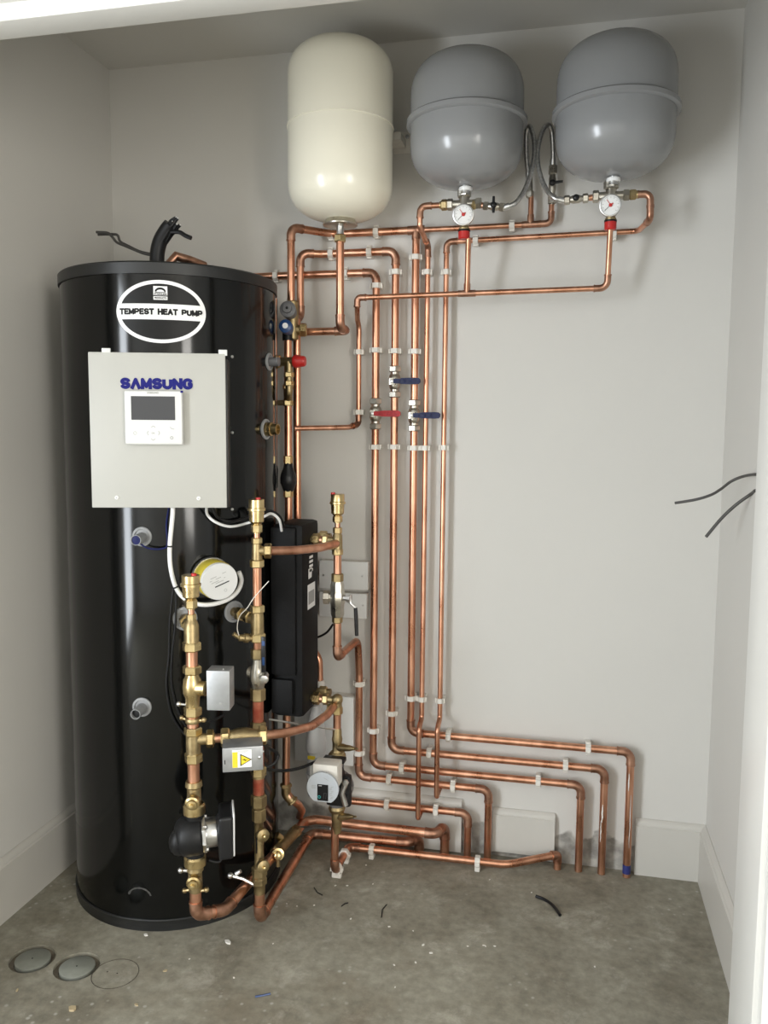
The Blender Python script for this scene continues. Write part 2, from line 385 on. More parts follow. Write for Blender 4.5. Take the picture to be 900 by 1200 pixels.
struct(M().bx(-W0-.1, 0.1, 0, 0.1, 0, H0), 'wall_back', 'wall_paint_back')
struct(M().bx(-W0-.1, -W0, YF, 0, 0, H0), 'wall_left', 'wall_paint')
struct(M().bx(0, 0.1, YF, 0, 0, H0), 'wall_right', 'wall_paint')
JR, JL, HD = -0.122, -1.765, 2.013
m = M().bx(JR+.02, HXR, YF-.14, YF, 0, H0).bx(HXL, JL-.02, YF-.14, YF, 0, H0).bx(JL-.02, JR+.02, YF-.14, YF, HD+.05, H0)
struct(m, 'wall_front', 'hall_paint')
struct(M().bx(HXL-.1, HXL, HY, YF-.14, 0, H0), 'wall_hall_left', 'hall_paint')
struct(M().bx(HXR, HXR+.1, HY, YF-.14, 0, H0), 'wall_hall_right', 'hall_paint')
struct(M().bx(HXL-.1, HXR+.1, HY-.1, HY, 0, H0), 'wall_hall_back', 'hall_paint')
struct(M().bx(HXL-.1, HXR+.1, HY-.1, YF-.02, H0, H0+.1), 'ceiling_hall', 'hall_paint')
# door lining: jambs and head with a stepped stop
def lining(name, x0, x1, z0, z1, stop):
    m = M().bx(x0, x1, YF-.155, YF+.004, z0, z1, 0.003)
    return struct(m, name, 'trim_paint', True)
lining('trim_1', JR, JR+.03, 0, HD+.03, None)
lining('trim_2', JL-.03, JL, 0, HD+.03, None)
m = M().bx(JL, JR, YF-.155, YF+.004, HD+.030, HD+.055, 0.002).bx(JL, JR, YF-.062, YF+.002, HD, HD+.032, 0.003)
struct(m, 'trim_3', 'trim_paint', True)
m = M().bx(JL-.09, JR+.09, YF-.175, YF-.14, HD+.035, HD+.125, 0.006)
struct(m, 'trim_4', 'trim_paint', True)
struct(M().bx(JR+.008, JR+.09, YF-.175, YF-.14, 0, HD+.034, 0.006), 'trim_5', 'trim_paint', True)
struct(M().bx(JL-.09, JL-.008, YF-.175, YF-.14, 0, HD+.034, 0.006), 'trim_6', 'trim_paint', True)
# skirting with a small bead along its top
HB, TB = 0.1495, 0.018
SK = [(0, 0), (TB, 0), (TB, HB-.002), (TB-.003, HB), (TB-.004, HB+.001), (TB-.004, HB+.0045), (TB-.009, HB+.012), (0.003, HB+.017), (0, HB+.017)]
def skirting(name, a, b, un):
    a, b = V(a), V(b); d = (b-a)
    return struct(M().prism(SK, a, V(un), Z3, d.normalized(), d.length), name, 'skirting_paint', True)
skirting('baseboard_left', (-W0, YF, 0), (-W0, 0, 0), X3)
skirting('baseboard_right', (0, YF, 0), (0, 0, 0), -X3)
xb = P(744, 1000, -TB).x
skirting('baseboard_back', (xb, 0, 0), (0, 0, 0), -Y3)
def offcut(name, p0, p1, zt, zb):       # cut lengths of the same board left standing against the wall behind the pipes
    k = zt-(HB+.017)
    poly = [(x, max(zb, z+k)) for x, z in SK]
    return struct(M().prism(poly, (P(*p0, -.012).x, -.0005, 0), -Y3, Z3, X3, P(*p1, -.012).x-P(*p0, -.012).x), name, 'skirting_paint', True)
offcut('trim_7', (577, 980), (650, 980), P(610, 951, -.015).z, P(610, 1001, -.018).z)
offcut('trim_8', (400, 960), (541, 960), P(480, 932, -.015).z, 0.004)

# ================================================================== hot water cylinder
tank = thing('hot_water_cylinder', 'tall black hot water cylinder with oval badge standing on the concrete floor', 'water tank', (TX, TY, 0))
def can(m, prof, seg=96): return m.lathe((TX, TY, 0), Z3, prof, seg)
zl0 = hit(140, 320)[1]
build(can(M(), [(0.028, TR-.006), (0.028, TR-.004), (zl0+.01, TR-.004), (zl0+.01, TR-.02)]), 'body', 'tank_black', tank)
build(can(M(), [(zl0, TR-.0035), (zl0, TR), (TH-.004, TR), (TH, TR-.004), (TH+.002, TR-.03), (TH+.003, 0.001)]), 'lid', 'lid_black', tank)
build(can(M(), [(0, TR-.004), (0, TR-.001), (0.026, TR-.0005), (0.029, TR+.0008), (0.031, TR-.001), (0.031, TR-.006)]), 'base_ring', 'lid_black', tank)
# oval badge wrapped on the side
thL, _ = hit(136, 366); thR, _ = hit(241.5, 366); thC = (thL+thR)/2; hw = (thR-thL)/2*TR
_, zt_ = hit(189, 328); _, zb_ = hit(189, 402); zC = (zt_+zb_)/2; hh = (zt_-zb_)/2
RB = TR-.0035
def wrap(x, y, lift): return onT(thC+x/TR, zC+y, RB+lift)
m = M(); K = 72; J = 10
vs = [wrap((hw-.004)*math.cos(2*PI*k/K)*j/J, (hh-.003)*math.sin(2*PI*k/K)*j/J, .0008) for j in range(J+1) for k in range(K)]
m.add(vs, [(j*K+k, j*K+(k+1) % K, (j+1)*K+(k+1) % K, (j+1)*K+k) for j in range(J) for k in range(K)])
badge = build(m, 'badge', 'oval_black', tank)
m = M(); vs = []
for k in range(K):
    a = 2*PI*k/K
    for q in (1.0, 0.0): vs.append(wrap((hw-(1-q)*.0095)*math.cos(a), (hh-(1-q)*.0085)*math.sin(a), .0016))
m.add(vs, [(2*k, 2*((k+1) % K), 2*((k+1) % K)+1, 2*k+1) for k in range(K)])
build(m, 'badge_rim', 'print_white', badge)
bh = .0185; m = M(); vs = []
for k in range(41):
    t = -1+2*k/40
    for y in (-bh, bh):
        xx = (hw-.006)*math.sqrt(max(0, 1-(y/(hh-.005))**2)); vs.append(wrap(xx*t, y, .0014))
m.add(vs, [(2*k, 2*k+2, 2*k+3, 2*k+1) for k in range(40)])
build(m, 'badge_band', 'print_white', badge)
def wrap_text(txt, width, cx, cy, mat_, name, parent, bold, height):
    vs, fs, w, h = text_mesh(txt, 1.0, bold); m = M()
    m.add([wrap(cx+x*width/w, cy+y*height/h, .0022) for x, y in vs], fs); return build(m, name, mat_, parent, False)
m = M()
for i, q in enumerate(stroke_text('TEMPEST HEAT PUMP', hw*1.84, .0150, .0042, .52, .5)): m.add([wrap(a, b, .0018+i*4e-6) for a, b in q], [tuple(range(len(q)))])
build(m, 'lettering', 'print_hole_black', badge, False)
def wrap_quad(m, x0, x1, y0, y1, lift): return m.add([wrap(x0, y0, lift), wrap(x1, y0, lift), wrap(x1, y1, lift), wrap(x0, y1, lift)], [(0, 1, 2, 3)])
m = M(); lx = .0165
wrap_quad(m, -lx, lx, .028, .036, .0014); wrap_quad(m, -lx, lx, .0385, .060, .0014)
build(m, 'badge_emblem', 'print_white', badge, False)
m = M()
arch = [(.013*math.cos(PI*k/10), .047+.010*math.sin(PI*k/10)) for k in range(11)]+[(-.009*math.cos(PI*k/10), .047+.005*math.sin(PI*k/10)) for k in range(11)]
m.add([wrap(x, y, .0019) for x, y in arch], [(i, i+1, 20-i, 21-i) for i in range(10)])
wrap_quad(m, -.013, .013, .0445, .0462, .0019)
build(m, 'emblem_arch', 'print_hole_black', badge, False)
wrap_text('STAINLESS', .030, 0, .0412, 'print_hole_black', 'emblem_lettering', badge, 0.03, .0042)
wrap_text('PRODUCTS', .028, 0, .032, 'print_hole_black', 'emblem_lettering', badge, 0.03, .0045)

# bosses in the cylinder wall
def boss(px, py, rpx=15, hole=None):
    th, z = hit(px, py); n = nT(th); c = onT(th, z, TR-.006); r = rpx*0.00195
    b = build(M().lathe(c, n, [(0, r), (.005, r), (.0065, r-.002), (.0065, r*.78), (.003, r*.74), (.003, .001)], 28), 'boss', 'boss_grey', tank)
    return c, n, b
for px, py, col in ((166, 629, 'blue_wire'), (166, 829, 'rubber_black')):
    c, n, b = boss(px, py, 12.5)
    c2 = c+V((0, 0, -.003))
    build(M().lathe(c2, n, [(.003, .0135), (.050, .0125), (.050, .0112), (.010, .0105), (.010, .001)], 20), 'pocket_sleeve', 'boss_grey', b)
    build(M().lathe(c2, n, [(.010, .0104), (.047, .0108), (.048, .004)] if col == 'blue_wire' else [(.010, .0104), (.040, .0106), (.041, .004)], 16), 'plug', col, b)
boss_L1 = boss(217, 725, 15.5); boss_L2 = boss(275, 717, 14.5)
c, n, b = boss(313, 503, 14)
build(M().lathe(c, n, [(0, .018), (.02, .018), (.021, .015), (.038, .015), (.038, .012), (.025, .011), (.025, .001)], 20), 'nipple', 'brass', b)
c, n, b = boss(317, 424, 12)
build(M().lathe(c, n, [(0, .012), (.03, .012)], 16), 'nipple', 'grey_cap', b)
for px, py in ((273, 418), (273, 507), (273, 597)):
    th, z = hit(px, py); build(M().lathe(onT(th, z, RB-.001), nT(th), [(0, .004), (.0025, .004), (.004, .0025), (.0042, .001)], 12), 'screw', 'steel', tank)
# knocks and scuffs low on the jacket: a thin rubbed plaster mark
th, z = hit(163, 1050)
m = M(); vs = []; fs = []
for k in range(15):
    a = PI*(0.05+0.9*k/14); w_ = .0016+.0022*random.random()
    for q in (-1, 1): vs.append(onT(th+(.030+q*w_)*math.cos(a)/TR, z-.004+(.024+q*w_)*math.sin(a), RB+.0006))
fs = [(2*k, 2*k+2, 2*k+3, 2*k+1) for k in range(14)]
build(m.add(vs, fs), 'scuff', 'cable_grey', tank)

# ================================================================== control panel
PH, PS, PW, PZ0, PHT, PD = 0.286, 0.030, 0.316, 1.104, 0.364, 0.06
pn = V((math.sin(PH), -math.cos(PH), 0)); pt = V((math.cos(PH), math.sin(PH), 0)); pax = (pt, -pn, Z3)
pc = V((TX, TY, 0))+pn*(TR+PD)+pt*PS; pc.z = PZ0+PHT/2
def pp(x, y, d=0.0): return pc+pt*x+Z3*y+pn*d          # panel coordinates
def ppx(px, py):                                         # pixel on the panel face -> panel coordinates
    d = ray(px, py); t = (pc-CAM).dot(pn)/d.dot(pn); q = CAM+d*t-pc; return q.dot(pt), q.z
panel = thing('control_panel', 'off-white square metal control panel with blue lettering on the black cylinder', 'control panel', (pc.x, pc.y, PZ0))
build(M().box(pp(0, 0, -.003), (PW, .006, PHT), pax, .0025), 'cover', 'panel_white', panel)
build(M().box(pp(.006, -.006, -.031), (PW-.004, .050, PHT-.012), pax, .003), 'back_box', 'plastic_black', panel)
for px, py in ((124, 409), (261, 414)):
    x, y = ppx(px, py); build(M().box(pp(x, PHT/2+.002, -.003), (.020, .005, .014), pax, .001), 'tab', 'plastic_white', panel)
for px, py in ((137, 583), (233, 584)):
    x, y = ppx(px, py); s_ = build(M().lathe(pp(x, y), pn, [(0, .0052), (.001, .005), (.003, .003), (.0033, .001)], 16), 'screw', 'print_white', panel)
    build(M().lathe(pp(x, y, .0031), pn, [(0, .0012), (.0006, .0011)], 8), 'screw_slot_shade', 'print_hole_black', s_)  # raised black dot, the slot's shade given as colour
x0, y0 = ppx(141, 450); x1, y1 = ppx(226, 450)
_, ya = ppx(184, 442.5); _, yb = ppx(184, 457.5)
m = M()
for i, q in enumerate(stroke_text('S^MSUNG', x1-x0, .0265, .0080, .52)): m.add([pp((x0+x1)/2+a, (ya+yb)/2+.0008+b, .0009+i*4e-6) for a, b in q], [tuple(range(len(q)))])
build(m, 'lettering', 'print_blue', panel, False)
build(M().box(pp(*ppx(214.7, 459.5), .019), (.006, .0006, .005), pax), 'blue_fleck', 'print_blue', panel)
ctl_c = ppx(181.5, 489.5); cx0, _ = ppx(148, 490); cx1, _ = ppx(215.5, 490); _, cy1 = ppx(181, 458); _, cy0 = ppx(181, 521)
ctl = thing('touch_controller', 'small white touch controller with grey screen mounted on the control panel', 'controller', pp((cx0+cx1)/2, cy0, 0))
cw_, ch_ = cx1-cx0, cy1-cy0; cc = ((cx0+cx1)/2, (cy0+cy1)/2)
build(M().box(pp(*cc, .009), (cw_, .0175, ch_), pax, .005, 3), 'case', 'plastic_white', ctl)
def cpx(px, py): x, y = ppx(px, py); return x, y
sx0, sy1 = ppx(155.5, 464.5); sx1, sy0 = ppx(207, 492.5)
build(M().box(pp((sx0+sx1)/2, (sy0+sy1)/2, .0182), (sx1-sx0, .0012, sy1-sy0), pax, .0003, 1), 'screen', 'screen_grey', ctl)
flat_text('S\u039bMSUNG', pp(*ppx(181, 460.7), .0185), pt, Z3, .026, 'print_grey', 'lettering', ctl, 0.03)
def ringmesh(c, r, w, ux, uy, a0=0, a1=2*PI, K=16, m=None):
    m = m or M(); vs = []
    for k in range(K+1):
        a = a0+(a1-a0)*k/K
        for rr in (r, r-w): vs.append(V(c)+ux*(rr*math.cos(a))+uy*(rr*math.sin(a)))
    return m.add(vs, [(2*k, 2*k+2, 2*k+3, 2*k+1) for k in range(K)])
def strip(m, a, b, w, n):
    a, b = V(a), V(b); s_ = (b-a).cross(n).normalized()*(w/2); return m.add([a-s_, b-s_, b+s_, a+s_], [(0, 1, 2, 3)])
m = M()
ringmesh(pp(*ppx(160.5, 507.5), .0185), .004, .0009, pt, Z3, m=m); ringmesh(pp(*ppx(203, 513), .0185), .0038, .0016, pt, Z3, m=m)
for (a, b, c_) in (((179, 501), (181.5, 499), (184, 501)), ((179, 514), (181.5, 516), (184, 514)), ((176, 505), (174.5, 507.5), (176, 510)), ((187.5, 505), (189, 507.5), (187.5, 510)), ((201, 500.5), (203, 502.5), (206, 503))):
    for q, w in ((a, b), (b, c_)): strip(m, pp(*ppx(*q), .0185), pp(*ppx(*w), .0185), .0012, pn)
build(m, 'key_symbols', 'print_grey', ctl, False)
flat_text('OK', pp(*ppx(181.5, 507.5), .0185), pt, Z3, .0075, 'print_grey', 'lettering', ctl, 0.02)

# ================================================================== expansion vessels
R22, R15, R28 = 0.011, 0.0075, 0.014
WY = -0.035
def vessel_profile(zb, zt, R, cap, bead, flat=0.02):
    pr = []
    for k in range(15):
        a = PI/2*k/14; pr.append((zb+cap-cap*math.cos(a)**0.9, max(flat, R*math.sin(a)**0.78) if k else 0.001))
    for k in range(15):
        a = PI/2*k/14; pr.append((zt-cap+cap*math.sin(a)**0.9 if k else zt-cap, max(0.001, R*math.cos(a)**0.78 if k < 14 else 0.001)))
    return pr
def vcap(zend, sgn, R, cap, n=18, e=2.6):   # torispherical end: superellipse
    out = []
    for k in range(n+1):
        x = math.sin(PI/2*k/n); out.append((zend-sgn*cap*(1-(1-x**e)**(1/e)), max(R*x, 0.0008)))
    return out
# white vessel
wx, wy, wr = -1.052, -0.165, 0.1435
wzt, wzb = 2.335, 1.868
ves = thing('expansion_vessel', 'tall cream-white expansion vessel hung high on the back wall', 'expansion vessel', (wx, wy, wzb))
m = M().lathe((wx, wy, 0), Z3, vcap(wzb, -1, wr, .105)+vcap(wzt, 1, wr, .095)[::-1], 72)
build(m, 'shell', 'cream_paint', ves)
zs = 2.112
build(M().lathe((wx, wy, 0), Z3, [(zs-.0035, wr-.002), (zs-.0018, wr+.0028), (zs+.0018, wr+.0028), (zs+.0035, wr-.002)], 72), 'seam', 'cream_paint', ves)
build(M().lathe((wx, wy, wzb-.016), Z3, [(0, .042), (.002, .0475), (.005, .0485), (.008, .046), (.020, .040)], 40), 'flange', 'nickel', ves)
build(M().hexa((wx, wy, wzb-.058), (wx, wy, wzb-.038), .0175), 'spigot_nut', 'brass', ves)
build(M().lathe((wx, wy, wzb-.05), Z3, [(0, .011), (.008, .0105), (.042, .0105)], 20), 'spigot', 'steel', ves)
build(M().lathe((wx-.001, wy, wzt-.002), Z3, [(0, .008), (.008, .008), (.010, .006)], 12), 'air_cap', 'rubber_black', ves)
build(M().bx(wx+.115, wx+.165, -.003, -.0, 2.09, 2.15, .001).bx(wx+.02, wx+.150, wy+.09, -.003, 2.105, 2.125), 'bracket', 'clip_white', ves)
build(M().lathe((wx+.155, -.003, 2.135), -Y3, [(0, .006), (.004, .006), (.005, .003)], 6), 'bracket_bolt', 'zinc', ves)
# grey vessels
def grey_vessel(px, label, x, zt, zb, zr, r):
    y = -0.172; v = thing('expansion_vessel', label, 'expansion vessel', (x, y, zb))
    build(M().lathe((x, y, 0), Z3, vcap(zb, -1, r, .115)+vcap(zt, 1, r, .115)[::-1], 72), 'shell', 'grey_paint', v)
    build(M().lathe((x, y, 0), Z3, [(zr-.010, r-.004), (zr-.009, r+.006), (zr-.006, r+.010), (zr+.005, r+.010), (zr+.009, r+.006), (zr+.011, r-.004)], 72), 'clamp_band', 'grey_paint', v)
    build(M().lathe((x, y, zb-.020), Z3, [(0, .0125), (.022, .0125)], 20), 'spigot', 'steel', v)
    build(M().lathe((x, y, zb-.012), Z3, [(0, .0165), (.003, .018), (.009, .0175), (.010, .016)], 20), 'sealing_tape', 'print_white', v)
    build(M().bx(x-.03, x+.03, y+r-.008, -.0005, zr+.012, zr+.045, .001), 'bracket', 'zinc', v)
    return v
gA = P(546, 200, -.172).x; gB = P(719.5, 190, -.172).x
grey_vessel(546, 'glossy grey expansion vessel next to the cream-white one', gA, 2.272, 1.938, 2.098, .1485)
grey_vessel(719, 'glossy grey expansion vessel beside the right wall of the cupboard', gB, 2.276, 1.940, 2.098, .1485)

# gauge manifolds under the grey vessels
MY = -0.160
def manifold(px, py, gx, gy, label, cap_py, glabel):
    c = P(px, py, MY); x, z = c.x, c.z; v = thing('gauge_manifold', label, 'valve', (x, MY, z-.07))
    m = M().lathe((x, MY, z-.030), Z3, [(0, .012), (.01, .0135), (.045, .0135), (.05, .012)], 20)
    m.cyl((x-.040, MY, z), (x+.040, MY, z), .0105, 18)
    build(m, 'body', 'nickel', v)
    zt = P(px, py-16, MY).z
    build(M().hexa((x, MY, z+.016), (x, MY, zt+.004), .0195), 'top_nut', 'nickel', v)
    for s in (-1, 1): build(M().hexa((x+s*.030, MY, z), (x+s*.046, MY, z), .0155), 'side_nut', 'nickel', v)
    zc = P(px, cap_py, MY).z
    build(M().lathe((x+.001, MY, zc-.010), Z3, [(0, .013), (.003, .0155), (.020, .0155), (.022, .012)], 18), 'relief_cap', 'red_plastic', v)
    build(M().lathe((x+.001, MY, zc+.012), Z3, [(0, .0145), (.007, .0145), (.009, .012), (.022, .012)], 18), 'relief_body', 'brass_cast', v)
    build(M().lathe((x+.001, MY, zc+.0095), Z3, [(0, .0162), (.005, .0162)], 18), 'relief_collar', 'rubber_black', v)
    g0 = P(gx, gy, MY-.034); ga = thing('pressure_gauge', glabel, 'gauge', (g0.x, g0.y, g0.z-.028)); nn = (V((CAM.x-g0.x, CAM.y-g0.y, 0))*0.25+V((0, -1, -.12))).normalized()
    ux = Z3.cross(-nn).normalized()*-1; ux = V((1, 0, 0))-nn*nn.x; ux.normalize(); uy = nn.cross(ux)*-1
    if uy.z < 0: uy = -uy
    R = .0275
    build(M().lathe(g0-nn*.026, nn, [(0, .018), (.004, R-.001), (.024, R), (.030, R), (.0305, R-.002), (.027, R-.0035), (.027, .001)], 40), 'case', 'steel', ga)
    d = build(M().lathe(g0+nn*.0008, nn, [(0, R-.0035), (.0008, R-.0037), (.0009, .001)], 40), 'dial', 'print_white', ga)
    m = M()
    for k in range(11):
        a = math.radians(225-27*k); dirv = ux*math.cos(a)+uy*math.sin(a); strip(m, g0+nn*.0022+dirv*(R*.62), g0+nn*.0022+dirv*(R*.76), .0009, nn)
    ringmesh(g0+nn*.0021, R*.80, .0006, ux, uy, math.radians(-45), math.radians(225), 28, m)
    build(m, 'dial_marks', 'print_grey', d, False)
    m = M(); a = math.radians(222); strip(m, g0+nn*.003, g0+nn*.003+(ux*math.cos(a)+uy*math.sin(a))*(R*.68), .0012, nn); build(m, 'needle', 'print_hole_black', d, False)
    m = M(); a = math.radians(125); strip(m, g0+nn*.0034, g0+nn*.0034+(ux*math.cos(a)+uy*math.sin(a))*(R*.6), .0014, nn); m.lathe(g0+nn*.002, nn, [(0, .0048), (.003, .0042), (.0034, .001)], 12)
    strip(m, g0+nn*.0034, g0+nn*.0034+(ux*.75+uy*.55)*(R*.3), .003, nn)
    build(m, 'red_pointer', 'red_plastic', d, False)
    return x, z, zc
xa, za, zca = manifold(544, 239, 543, 251.5, 'nickel safety manifold under the grey vessel beside the cream-white vessel', 276, 'round white pressure gauge below the grey vessel beside the cream-white one')
xb_, zb2, zcb = manifold(716, 229.5, 715.5, 240.5, 'nickel safety manifold under the grey vessel near the right wall', 265, 'round white pressure gauge below the grey vessel near the right wall')

# ================================================================== copper runs on the back wall
def wz(px, py, Y=WY): return P(px, py, Y).z
def vwall(px, py, Y=WY): return P(px, py, Y).x
# red lever riser
z1 = wz(400, 320.8); x1 = -.979; zb1 = .2630; xr1 = -.354
p_red = 'copper riser fitted with the red lever valve, bending along the wall into the floor'
pipe(p_red, [(-1.36, WY, z1), (x1, WY, z1), (x1, WY, zb1), (xr1, WY, zb1), (xr1, WY, .001)], R22, (1, 2, 3), .024)
# upper blue lever riser
x2 = -.9215; z2 = wz(410, 296.5); zb2_ = .3175; xr2 = -.2885; xi = vwall(352, 340, -.060)
pipe('copper riser fitted with the higher of the two blue lever valves', [(P(341, 379, -.115).x, -.115, wz(352, 376)), (xi, -.060, wz(352, 376)), (xi, -.060, z2), (xi+.060, WY, z2), (x2, WY, z2), (x2, WY, zb2_), (xr2, WY, zb2_), (xr2, WY, .001)], R22, (1, 2, 4, 5, 6), .024)
# lower blue lever riser, fed across the top
x3 = -.8625; z3 = wz(440, 272); zb3 = .3765; xr3 = -.2175; CY = -.135; xc1 = P(341, 300, CY).x
p2 = bpy.context.scene.objects['copper_pipe.001']
p3 = pipe('copper riser fitted with the lower of the two blue lever valves', [(x3, WY, z3), (x3, WY, zb3), (xr3, WY, zb3), (xr3, WY, .001)], R22, (1, 2), .024)
tee(p3, (x3, WY, z3), X3, -Z3, R22)
build(M().cyl((xr3, WY, .012), (xr3, WY, .038), R22+.0006, 16), 'tape', 'blue_tape', p3)
def smear(root, x, za, zb, a0, wd):      # dried plaster streak on a pipe
    m = M(); vs = []; n = 10
    for k in range(n+1):
        z = za+(zb-za)*k/n; w = wd*(.35+.65*math.sin(PI*k/n)*random.uniform(.5, 1)); a = a0+random.uniform(-.06, .06)
        for q in (-1, 1): vs.append(V((x+(R22+.0004)*math.sin(a+q*w), WY-(R22+.0004)*math.cos(a+q*w), z)))
    m.add(vs, [(2*k, 2*k+2, 2*k+3, 2*k+1) for k in range(n)]); build(m, 'plaster_streak', 'plaster_white', root)
smear(p3, xr3, wz(737, 905), wz(737, 925), -.35, .20); smear(p3, xr3, wz(737, 930), wz(737, 992), .30, .12)
smear(p2, xr2, wz(705, 941), wz(705, 962), -.30, .22); smear(p2, xr2, wz(705, 960), wz(705, 985), -.55, .14)
zc1 = wz(341, 358, CY)
pipe('copper pipe arching over from the valve group behind the cream-white vessel', [(xc1, CY, zc1), (xc1, CY, z3), (xc1+.095, WY, z3), (x3-.024, WY, z3)], R22, (1,), [.022, .07])
# 15 mm filling branch
zt15 = wz(560, 266.5); xf2 = vwall(646, 255); xf1 = vwall(622, 250)
pf = pipe('thin copper branch below the flexible hoses', [(x3+.024, WY, z3), (x3+.05, WY, z3), (xf2, WY, wz(640, 262)), (xf2, WY, wz(647, 240))], R15, (2,), .016)
tee(pf, (xf1, WY, wz(622, 263)), X3, Z3, R15); build(M().cyl((xf1, WY, wz(622, 263)), (xf1, WY, wz(621, 228)), R15, 14), 'tube', 'copper', pf)
# thin risers from the manifolds
yo = -.080
x4 = -.829; z4 = P(512, 244.5, MY).z
pipe('thin copper pipe dropping from the gauge manifold beside the cream vessel', [(xa-.036, MY, za), (P(492.5, 248, MY).x, MY, za), (P(492, 262, MY).x, MY, P(491, 266, MY).z), (x4+.002, WY, wz(501.5, 288)), (x4, WY, wz(496, 842)), (x4, yo, P(492.5, 854, yo).z), (x4, yo, P(489.5, 960, yo).z), (x4, -.001, P(489.5, 960, yo).z)], R15, (1, 3), [.016, .012, .02, .016, .016, .012])
x5 = -.7735; z5 = wz(557, 282)
pipe('thin copper pipe dropping from the gauge manifold near the right wall', [(xb_+.036, MY, zb2), (P(762, 232, MY).x, MY, zb2), (P(762, 256, MY).x, MY, P(761, 257, MY).z), (vwall(748, 271), WY, wz(740, 271)), (x5, WY, z5), (x5, WY, wz(516, 842)), (x5, yo, P(512.5, 854, yo).z), (x5, yo, wz(545, 922.5)-.021), (x5, -.001, wz(545, 922.5)-.021)], R15, (1, 2, 4), [.016, .016, .02, .016, .016, .016, .012])
# discharge line with two drops
DY = -.115; zd0 = P(417, 349, DY).z; zd1 = P(711, 337.5, DY).z
xd1 = P(711.5, 325, DY).x; xd0 = P(417, 349, DY).x+.004; xd = vwall(420.5, 420)
pdz = lambda x: zd0+(zd1-zd0)*(x-xd0)/(xd1-xd0)
pd = pipe('thin copper discharge line crossing in front of the wall risers', [(xb_+.001, MY, zcb-.006), (xb_, DY, zd1), (xd0, DY, zd0), (xd0, DY, P(417.5, 358, DY).z), (xd, -.055, P(420.5, 374, -.055).z), (xd, WY, wz(420.5, 384)), (xd, WY, wz(419, 497)), (xd-.02, -.075, wz(417, 501)), (P(345, 502, -.165).x, -.165, P(345, 502, -.165).z)], R15, (1, 2, 6), [.02, .016, .014, .02, .03, .014, .03])
xdt = P(547.5, 330, DY).x; tee(pd, (xdt, DY, pdz(xdt)), X3, Z3, R15)
build(M().tube([(P(549, 279, MY).x, MY, zca-.006), (xdt, DY, pdz(xdt))], R15, 14), 'tube', 'copper', pd)
# vessel feed
vy = wy; zvb = P(398, 384, vy).z
pipe('copper feed pipe dropping from the cream-white vessel', [(wx, vy, wzb-.042), (wx, vy, zvb), (wx, vy+.075, zvb), (P(350, 389, -.09).x-.01, -.095, P(352, 389.5, -.09).z)], R22, (1, 2), .020)
# lower wall runs
ZP0 = wz(545, 922.5); xp0 = vwall(420.8, 830); RX, RY = -1.034, -.250
xp1 = vwall(572, 960)
zel = P(397, 771, RY).z
pipe('copper pipe folding back from the chrome lever valve then down the wall', [(RX, RY, P(397, 728, RY).z), (RX, RY, zel), (xp0, WY-.02, zel+.004), (xp0, WY, wz(421, 790)), (xp0, WY, ZP0), (xp1, WY, ZP0), (xp1, WY, .001)], R22, (1, 4, 5), [.018, .03, .03, .024, .024])
zhx = wz(500, 948); xhx = vwall(548, 980)
pipe('short copper pipe running low behind the grey circulator', [(P(400, 936, WY).x, WY, zhx), (xhx, WY, zhx), (xhx, WY, .001)], R22, (1,), .024)
# ------------------------------------------------ clips
def vclips(x, r, pys, px, label, where):
    for py, w in zip(pys, where): clip((x, WY, wz(px, py)), Z3, r, Y3, 'white clip on '+label+', '+w, 'white plastic pipe clips on the back wall')
def hclips(z, r, pxs, py, label, where):
    for px, w in zip(pxs, where): clip((vwall(px, py), WY, z), X3, r, Y3, 'white clip on '+label+', '+w, 'white plastic pipe clips on the back wall')
UPR = ('under its top bend', 'above its lever', 'below its lever', 'above its bottom bend')
LOW = ('low, by the thin pipes', 'low, before it drops into the floor')
d1 = 'the red lever riser'
vclips(x1, R22, (335, 410.5, 523.8, 856), 440, d1, UPR); hclips(z1, R22, (323.7, 405), 321, d1, ('beside the cylinder lid', 'behind the vessel feed pipe')); hclips(zb1, R22, (471, 631), 905, d1, LOW)
d2 = 'the higher blue lever riser'
vclips(x2, R22, (319, 411.5, 523.7, 835.6), 462, d2, UPR); hclips(z2, R22, (388, 433), 297, d2, ('touching the vessel feed pipe', 'before its top bend')); hclips(zb2_, R22, (503, 663), 890, d2, LOW)
d3 = 'the lower blue lever riser'
vclips(x3, R22, (301.7, 412, 525, 818), 484, d3, ('under its top tee',)+UPR[1:]); hclips(zb3, R22, (525.5, 689.5), 870, d3, LOW)
hclips(z3, R22, (388, 441), 274, 'the pipe arching below the cream vessel', ('behind the vessel spigot', 'near the tee'))
vclips(x4, R15, (319, 525, 819.5), 499, 'the thin riser next to the blue levers', ('near its top', 'halfway down', 'above its bottom kink'))
d5 = 'the outermost thin riser'
vclips(x5, R15, (319, 524.5, 821), 519, d5, ('near its top', 'halfway down', 'above its bottom kink')); hclips(z5, R15, (557.5, 719), 278, d5, ('by the inner gauge', 'by the outer gauge'))
hclips(wz(600, 264.5), R15, (600,), 264, 'the thin branch below the hoses', ('beside its tee',))
vclips(xd, R15, (412.6, 483), 420, 'the thin discharge drop', ('near its top', 'above its bottom elbow'))
d6 = 'the pipe below the chrome lever valve'
vclips(xp0, R22, (801, 882), 421, d6, ('under its top bend', 'beside the pump valve')); hclips(ZP0, R22, (456, 531), 918, d6, ('after its bottom bend', 'before it drops to the floor'))
hclips(zhx, R22, (453.5, 511), 946, 'the short low pipe', ('near the grey circulator', 'near its bend'))

